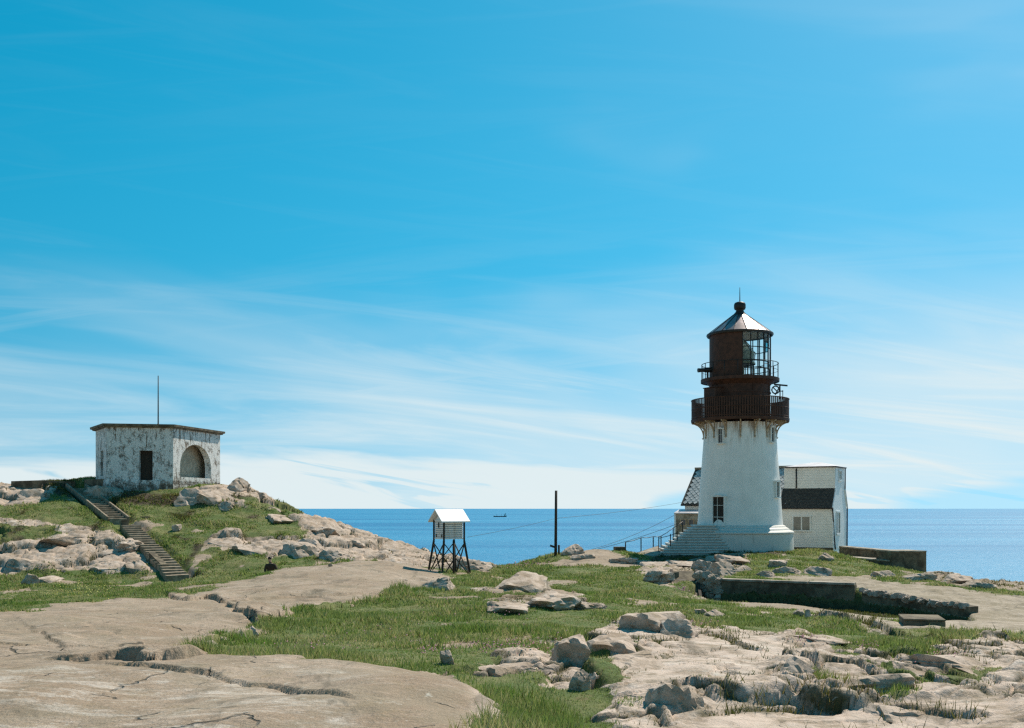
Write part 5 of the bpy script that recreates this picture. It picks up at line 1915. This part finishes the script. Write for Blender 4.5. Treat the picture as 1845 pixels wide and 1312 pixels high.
rubble(w2, Vector((TC.x, TC.y + 0.10, 0)), Vector((TD.x, TD.y + 0.10, 0)), -3.10, -3.36, -3.38, -3.62, 20, 1, 8, 0.19)
wl = block_wall('wing_wall', [P(1165, 1036, 45.4), P(1210, 1034, 44.6)], [-2.80, -2.72], -3.9, 0.6, M['concrete_dark'], 'rough rubble wing wall left of the sloping hatch')
rubble(wl, P(1167, 1036, 45.35), P(1209, 1034, 44.55), -2.76, -3.5, -2.68, -3.6, 6, 4, 3)
wr = block_wall('wing_wall', [P(1256, 1034, 44.9), P(1297, 1050, 44.0)], [-2.72, -3.02], -4.2, 0.7, M['concrete_dark'], 'pale rubble wing wall right of the sloping hatch')
rubble(wr, P(1258, 1034, 44.8), P(1296, 1050, 43.9), -2.66, -3.9, -2.95, -4.0, 6, 5, 4)
hatch = empty('sloping_hatch', P(1232, 1066, 43.4))
tag(hatch, 'sloping dark panel set between two rubble wing walls', 'hatch')
m = MB()
q = [P(1212, 1066, 43.3), P(1263, 1078, 43.0), P(1254, 1029, 45.6), P(1209, 1029, 45.6)]
q[0].z -= 0.2; q[1].z -= 0.2
nrm = (q[1] - q[0]).cross(q[3] - q[0]).normalized()
m.prism([p - nrm * 0.12 for p in q], q)
keep(m.build('panel', M['concrete_dark']), hatch)
for a, b in ((0, 3), (1, 2)):
    m = MB(); m.beam(q[a] + nrm * 0.03, q[b] + nrm * 0.03, 0.12, 0.12, up=nrm)
    keep(m.build('frame', M['wood_dark']), hatch)
for t in (0.33, 0.66):
    m = MB(); m.beam(q[0].lerp(q[3], t) + nrm * 0.012, q[1].lerp(q[2], t) + nrm * 0.012, 0.03, 0.02, up=nrm)
    keep(m.build('joint_strip', M['black_iron']), hatch)
# dark pit opening in the pale ground further right
pit = empty('pit_opening', hit(1682, 1126, 24))
tag(pit, 'small dark rectangular concrete pit mouth in the pale ground', 'pit')
pp = hit(1682, 1128, 24)
pp.z -= 0.16
m = MB()
rot = Matrix.Rotation(R(-14), 3, 'Z')
m.box(Vector((pp.x, pp.y + 0.7, pp.z + 0.06)), (0.90, 1.1, 0.38), rot)
keep(m.build('lining', M['concrete_dark'], bevel=0.02), pit)
m = MB()
m.box(Vector((pp.x, pp.y + 0.72, pp.z + 0.275)), (0.92, 1.15, 0.05), rot)
keep(m.build('lid', M['concrete_dark'], bevel=0.02), pit)

# parapets right of the house
a, b = P(1512, 987, 70), P(1612, 996, 66)
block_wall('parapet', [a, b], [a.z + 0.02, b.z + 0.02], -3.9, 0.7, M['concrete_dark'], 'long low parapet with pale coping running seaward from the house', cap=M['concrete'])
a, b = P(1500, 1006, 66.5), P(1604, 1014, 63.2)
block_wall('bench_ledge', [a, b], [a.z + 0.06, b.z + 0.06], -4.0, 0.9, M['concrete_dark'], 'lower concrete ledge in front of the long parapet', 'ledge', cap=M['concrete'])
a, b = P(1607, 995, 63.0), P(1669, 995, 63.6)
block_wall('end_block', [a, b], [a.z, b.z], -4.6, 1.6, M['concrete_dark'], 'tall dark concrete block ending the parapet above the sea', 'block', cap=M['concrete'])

# ------------------------------------------------------------------ path, rails, small block left of the entrance stair
pth = MB()
q = [P(1118, 1015, 62.5), P(1150, 1013, 62.8), P(1192, 998, 65.4), P(1186, 984, 67.6), P(1130, 1002, 65.5)]
for p in q: p.z += 0.03
pth.prism([p - Vector((0, 0, 0.7)) for p in q], q)
o = pth.build('path', M['concrete']); tag(o, 'pale concrete path ramp leading to the entrance stair', 'path', kind='structure')
p = P(1116, 998, 65.8)
m = MB(); m.box((p.x, p.y, p.z + 0.14), (0.62, 0.6, 0.60), Matrix.Rotation(R(10), 3, 'Z'))
blk = m.build('concrete_block', M['concrete_dark'], bevel=0.02)
tag(blk, 'small dark concrete block at the outer end of the path', 'block')

hand = empty('handrail', P(1127, 1000, 65.4))
tag(hand, 'thin iron handrail climbing beside the path and entrance stair', 'handrail')
posts = [(1127, 1001, 977, 64.8), (1155, 990, 969, 66.4), (1177, 985, 967, 67.4), (1191, 988, 966, 67.8), (1213, 975, 951, 68.2), (1230, 966, 940, 68.6)]
tops = []
for (u, vb, vt, d) in posts:
    a, b = P(u, vb + 4, d), P(u, vt, d)
    m = MB(); m.tube([a, b], 0.035, 6); keep(m.build('post', M['black_iron']), hand); tops.append(b)
for i in range(len(tops) - 1):
    mid = tops[i].lerp(tops[i + 1], 0.5) + Vector((0, 0, -0.04))
    m = MB(); m.tube([tops[i], mid, tops[i + 1]], 0.022, 5); keep(m.build('rail', M['black_iron']), hand)
hand2 = empty('handrail', P(1186, 988, 65.6))
tag(hand2, 'short lower handrail on the near side of the entrance stair', 'handrail')
posts = [(1131, 990, 978, 66.4), (1187, 994, 967, 65.9), (1208, 982, 962, 66.0), (1220, 972, 957, 66.2)]
tops = []
for (u, vb, vt, d) in posts[1:]:
    a, b = P(u, vb + 4, d), P(u, vt, d)
    m = MB(); m.tube([a, b], 0.032, 6); keep(m.build('post', M['black_iron']), hand2); tops.append(b)
for i in range(len(tops) - 1):
    m = MB(); m.tube([tops[i] - Vector((0, 0, .1)), tops[i + 1] - Vector((0, 0, .1))], 0.02, 5); keep(m.build('rail', M['black_iron']), hand2)

# ------------------------------------------------------------------ instrument screen on stilts
def build_screen():
    d = 46.0
    g = hit(806, 1032, 40)
    s = d / F
    c = P(809, 1000, d)
    root = empty('instrument_screen', (c.x, d, (V0 - 1036) * s), R(-32))
    root.rotation_euler = (0, 0, R(32))
    tag(root, 'white louvred weather screen with gable roof on dark braced stilts', 'weather screen')
    base = root.location.z
    def z(v): return (V0 - v) * s - base
    w, dp = 0.96, 0.88              # along the eaves side (faces right), gable side (faces left)
    z0, z1 = z(971), z(937)
    hx, hy = w / 2, dp / 2
    # local: front-right side is -y, gable side is -x
    body = MB(); body.box((0, 0, (z0 + z1) / 2), (w - 0.06, dp - 0.06, z1 - z0 - 0.01))
    bo = body.build('box', M['concrete'], root)  # darker body colour paints the shade in the louvre gaps
    n = 9
    for k in range(n):
        zc = z0 + (k + 0.5) * (z1 - z0) / n
        m = MB()
        m.box((0, -hy + 0.015, zc), (w - 0.08, 0.035, (z1 - z0) / n * 0.74), Matrix.Rotation(R(28), 3, 'X'))
        m.build('louvre', M['white'], bo)
        m = MB()
        m.box((-hx + 0.015, 0, zc), (0.035, dp - 0.08, (z1 - z0) / n * 0.74), Matrix.Rotation(R(-28), 3, 'Y'))
        m.build('louvre', M['white'], bo)
    for zq in (z0 + 0.02, z1 - 0.02):
        m = MB(); m.box((0, 0, zq), (w + 0.02, dp + 0.02, 0.05)); m.build('frame', M['white'], bo)
    # small door fittings on the gable face
    m = MB(); m.box((-hx - 0.02, 0.02, z1 - 0.22), (0.03, 0.05, 0.22)); m.build('latch', M['wood_dark'], bo)
    for q in (-0.25, 0.25):
        m = MB(); m.box((-hx - 0.02, q, z0 + 0.14), (0.03, 0.03, 0.14)); m.build('hinge', M['wood_dark'], bo)
    # gable triangles and roof; the ridge runs along x
    zr = z1 + 0.42
    m = MB()
    m.prism([Vector((-hx + 0.03, -hy, z1)), Vector((-hx + 0.03, hy, z1)), Vector((-hx + 0.03, 0, zr - 0.1))],
            [Vector((hx - 0.03, -hy, z1)), Vector((hx - 0.03, hy, z1)), Vector((hx - 0.03, 0, zr - 0.1))])
    m.build('gable', M['white'], root)
    ov = 0.22
    for sgn in (-1, 1):
        m = MB()
        e = Vector((0, sgn * (hy + 0.20), z1 - 0.10)); r = Vector((0, 0, zr))
        q = [Vector((-hx - ov, e.y, e.z)), Vector((hx + ov, e.y, e.z)), Vector((hx + ov, 0, r.z)), Vector((-hx - ov, 0, r.z))]
        m.prism(q, [p + Vector((0, 0, 0.05)) for p in q])
        m.build('roof_board', M['white'], root)
    # stilts
    for sx, sy in ((-1, -1), (1, -1), (-1, 1), (1, 1)):
        top = Vector((sx * (hx + 0.02), sy * (hy + 0.02), z1))
        mid = Vector((sx * (hx + 0.02), sy * (hy + 0.02), z0 - 0.08))
        fx, fy = sx * (hx + 0.26), sy * (hy + 0.26)
        foot = Vector((fx, fy, -0.35))
        m = MB(); m.beam(top, mid, 0.06); m.beam(mid, foot, 0.07); m.build('leg', M['wood_dark'], root)
    def br(a, b):
        m = MB(); m.beam(a, b, 0.045, 0.03); m.build('brace', M['wood_dark'], root)
    f = lambda sx, sy, t: Vector((sx * (hx + 0.02 + 0.24 * t), sy * (hy + 0.02 + 0.24 * t), z0 - 0.08 - (z0 + 0.27) * t))
    for (p, q) in (((-1, -1), (1, -1)), ((-1, -1), (-1, 1)), ((1, -1), (1, 1)), ((-1, 1), (1, 1))):
        br(f(*p, 0.05), f(*q, 0.85)); br(f(*q, 0.05), f(*p, 0.85))
    m = MB(); m.tube([(-0.12, -hy - 0.2, z0 - 0.05), (-0.12, -hy - 0.2, -0.5)], 0.05, 8); m.build('centre_post', M['wood_dark'], root)


build_screen()

# ------------------------------------------------------------------ pole, stub post, wires
pg = P(1001, 1006, 62.3)
m = MB(); m.tube([pg - Vector((0, 0, 0.4)), P(1002, 884, 62.3)], [0.09, 0.075], 10)
pole = m.build('telegraph_pole', M['wood_dark']); tag(pole, 'tall bare dark wooden pole on the skyline beside a rock knob', 'pole')
m = MB(); m.beam(P(991, 983, 62.2), P(1003, 987, 62.2), 0.10, 0.12)
m.build('cross_piece', M['wood_dark'], pole)
m = MB(); m.tube([P(1007, 1006, 62.6), P(1007, 982, 62.6)], 0.06, 8)
o = m.build('stub_post', M['wood_dark']); tag(o, 'short dark post standing close beside the tall pole', 'post')


def wire(a, b, sag, r, label):
    pts = []
    for t in np.linspace(0, 1, 15):
        p = a.lerp(b, t); p.z -= sag * 4 * t * (1 - t); pts.append(p)
    m = MB(); m.tube(pts, r, 5)
    o = m.build('cable', M['black_iron']); tag(o, label, 'cable')


wire(P(1226, 922, 77.5), P(1060, 992, 72.0), 0.25, 0.013, 'dark overhead cable falling from the house towards the shore')
wire(P(1228, 941, 68.6), P(1075, 990, 70.0), 0.1, 0.013, 'thin cable running down below the overhead one past the handrail')
wire(P(1002, 934, 62.3), P(842, 968, 46.3), 0.05, 0.008, 'faint cable from the bare pole to the weather screen')
wire(P(1002, 934, 62.3), P(1230, 905, 77.0), 0.1, 0.010, 'faint cable from the bare pole to the house')

# ------------------------------------------------------------------ the person resting on the slab
def skin(name, verts, edges, radii, mat, parent=None, root=0, sub=2):
    me = bpy.data.meshes.new(name)
    me.from_pydata([tuple(v) for v in verts], edges, [])
    o = bpy.data.objects.new(name, me)
    COL.objects.link(o)
    md = o.modifiers.new('skin', 'SKIN')
    md.use_smooth_shade = True
    lay = me.skin_vertices[0]
    for i, r in enumerate(radii):
        lay.data[i].radius = r if isinstance(r, tuple) else (r, r)
        lay.data[i].use_root = i == root
    sd_ = o.modifiers.new('sub', 'SUBSURF'); sd_.levels = sub; sd_.render_levels = sub
    me.materials.append(mat)
    dg = bpy.context.evaluated_depsgraph_get()
    ev = o.evaluated_get(dg)
    me2 = bpy.data.meshes.new_from_object(ev)
    me2.materials.clear(); me2.materials.append(mat)
    me2.polygons.foreach_set('use_smooth', [True] * len(me2.polygons))
    bpy.data.objects.remove(o)
    o2 = link_mesh(name, me2, None, parent)
    return o2


def build_person():
    d = 40.0        # sits just behind the crest of the slab, so that only the upper half shows
    while d < 50 and ground((488 - U0) / F * d, d) + 0.93 > (V0 - 1003) / F * d:
        d += 0.05
    g = P(488, 1030, d)
    root = empty('person', (g.x, d, ground(g.x, d) - 0.01), R(8))
    print('person at', d)
    tag(root, 'person in dark brown jacket sitting at the crest of the smooth slab', 'person')
    # local: facing +y (away), seated, knees up, leaning back on both hands
    body_v = [(0, 0, 0.12), (0, 0.0, 0.28), (0, -0.03, 0.44), (0, -0.04, 0.55), (0, -0.02, 0.64), (-0.045, 0.0, 0.71), (-0.05, 0.01, 0.80), (-0.05, 0.02, 0.88),
              (0.17, -0.04, 0.54), (0.27, -0.16, 0.34), (0.27, -0.26, 0.10), (0.28, -0.24, 0.03),
              (-0.17, -0.04, 0.54), (-0.24, -0.10, 0.33), (-0.21, -0.20, 0.10), (-0.22, -0.18, 0.03),
              (0.10, 0.08, 0.11), (0.14, 0.44, 0.40), (0.13, 0.62, 0.06), (0.13, 0.78, 0.04),
              (-0.10, 0.08, 0.11), (-0.13, 0.42, 0.42), (-0.12, 0.62, 0.06), (-0.12, 0.78, 0.04)]
    e = [(0, 1), (1, 2), (2, 3), (3, 4), (4, 5), (5, 6), (6, 7), (3, 8), (8, 9), (9, 10), (10, 11), (3, 12), (12, 13), (13, 14), (14, 15),
         (0, 16), (16, 17), (17, 18), (18, 19), (0, 20), (20, 21), (21, 22), (22, 23)]
    r = [(.17, .13), (.15, .11), (.17, .12), (.16, .10), .055, .058, (.085, .10), (.075, .09), .065, .045, .036, .03, .065, .045, .036, .03, .085, .062, .045, .035, .085, .062, .045, .035]
    skin('body', body_v, e, r, M['skin'], root)
    # jacket over trunk and sleeves
    jv = [(0, 0, 0.06), (0, 0.0, 0.28), (0, -0.03, 0.44), (0, -0.04, 0.56), (0, -0.025, 0.635), (0.18, -0.04, 0.545), (0.275, -0.16, 0.35), (0.275, -0.24, 0.16),
          (-0.18, -0.04, 0.545), (-0.245, -0.10, 0.34), (-0.215, -0.185, 0.16)]
    je = [(0, 1), (1, 2), (2, 3), (3, 4), (3, 5), (5, 6), (6, 7), (3, 8), (8, 9), (9, 10)]
    skin('jacket', jv, je, [(.19, .15), (.175, .13), (.19, .14), (.18, .12), .075, .085, .065, .055, .085, .065, .055], M['jacket'], root)
    # trousers
    tv = [(0, 0.02, 0.12), (0.10, 0.08, 0.12), (0.14, 0.44, 0.40), (0.13, 0.60, 0.10), (-0.10, 0.08, 0.12), (-0.13, 0.42, 0.42), (-0.12, 0.60, 0.10)]
    skin('trousers', tv, [(0, 1), (1, 2), (2, 3), (0, 4), (4, 5), (5, 6)], [(.18, .14), .10, .075, .058, .10, .075, .058], M['jacket'], root)
    # hair cap
    hv = [(-0.05, -0.02, 0.79), (-0.05, -0.01, 0.87), (-0.05, 0.02, 0.925)]
    skin('hair', hv, [(0, 1), (1, 2)], [(.075, .07), (.10, .105), (.08, .085)], M['hair'], root)
    # hands spread on the rock, five fingers each
    for s, wx, wy in ((1, 0.28, -0.25), (-1, -0.22, -0.19)):
        hvs = [(wx, wy, 0.035), (wx, wy - 0.05, 0.025)]
        he = [(0, 1)]
        hr = [(.030, .018), (.036, .016)]
        for k, (ox, ln) in enumerate(((-0.028, .060), (-0.010, .072), (0.010, .068), (0.028, .052))):
            b0 = len(hvs)
            hvs += [(wx + ox, wy - 0.075, 0.026), (wx + ox * 1.2, wy - 0.075 - ln * 0.5, 0.028), (wx + ox * 1.3, wy - 0.075 - ln, 0.014)]
            he += [(1, b0), (b0, b0 + 1), (b0 + 1, b0 + 2)]
            hr += [.0095, .009, .008]
        b0 = len(hvs)
        hvs += [(wx - s * 0.045, wy - 0.03, 0.022), (wx - s * 0.065, wy - 0.062, 0.014)]
        he += [(0, b0), (b0, b0 + 1)]
        hr += [.011, .009]
        skin('hand', hvs, he, hr, M['skin'], root, sub=1)


build_person()

# ------------------------------------------------------------------ ship far out
def build_ship():
    d = 35.0 * F / 15.5
    c = P(901, 931.5, d)
    root = empty('cargo_ship', (c.x, d, SEA_Z))
    tag(root, 'small dark cargo ship far out on the sea', 'ship')
    k = d / F
    L = 24 * k
    W = 9.0
    st_ = [(-0.5, 0.80, 5.2), (-0.42, 1.0, 4.2), (-0.1, 1.0, 3.6), (0.3, 1.0, 3.6), (0.42, 0.75, 4.4), (0.5, 0.08, 6.0)]
    vs, fs = [], []
    for t, w, h in st_:
        vs += [(t * L, -W / 2 * w, h), (t * L * 0.97, -W / 2 * w * 0.8, -1), (t * L * 0.97, W / 2 * w * 0.8, -1), (t * L, W / 2 * w, h)]
    for i in range(len(st_) - 1):
        a = i * 4
        for q in range(4):
            fs.append((a + q, a + (q + 1) % 4, a + 4 + (q + 1) % 4, a + 4 + q))
    fs += [(0, 1, 2, 3), tuple(len(vs) - 4 + q for q in range(4))]
    m = MB(); m.add(vs, fs); m.build('hull', M['ship'], root)
    m = MB()
    m.box((0.36 * L, 0, 6.5), (0.12 * L, W * 0.8, 7)); m.box((0.37 * L, 0, 11.4), (0.06 * L, W * 0.7, 3.0))
    dk = m.build('deckhouse', M['ship_white'], root)
    m = MB(); m.box((0.40 * L, 0, 12.5), (2.6, 2.6, 5)); m.build('funnel', M['ship'], dk)
    for t in (-0.25, 0.1):
        m = MB(); m.tube([(t * L, 0, 3), (t * L, 0, 12)], 0.35, 6); m.build('derrick_mast', M['ship'], root)


build_ship()
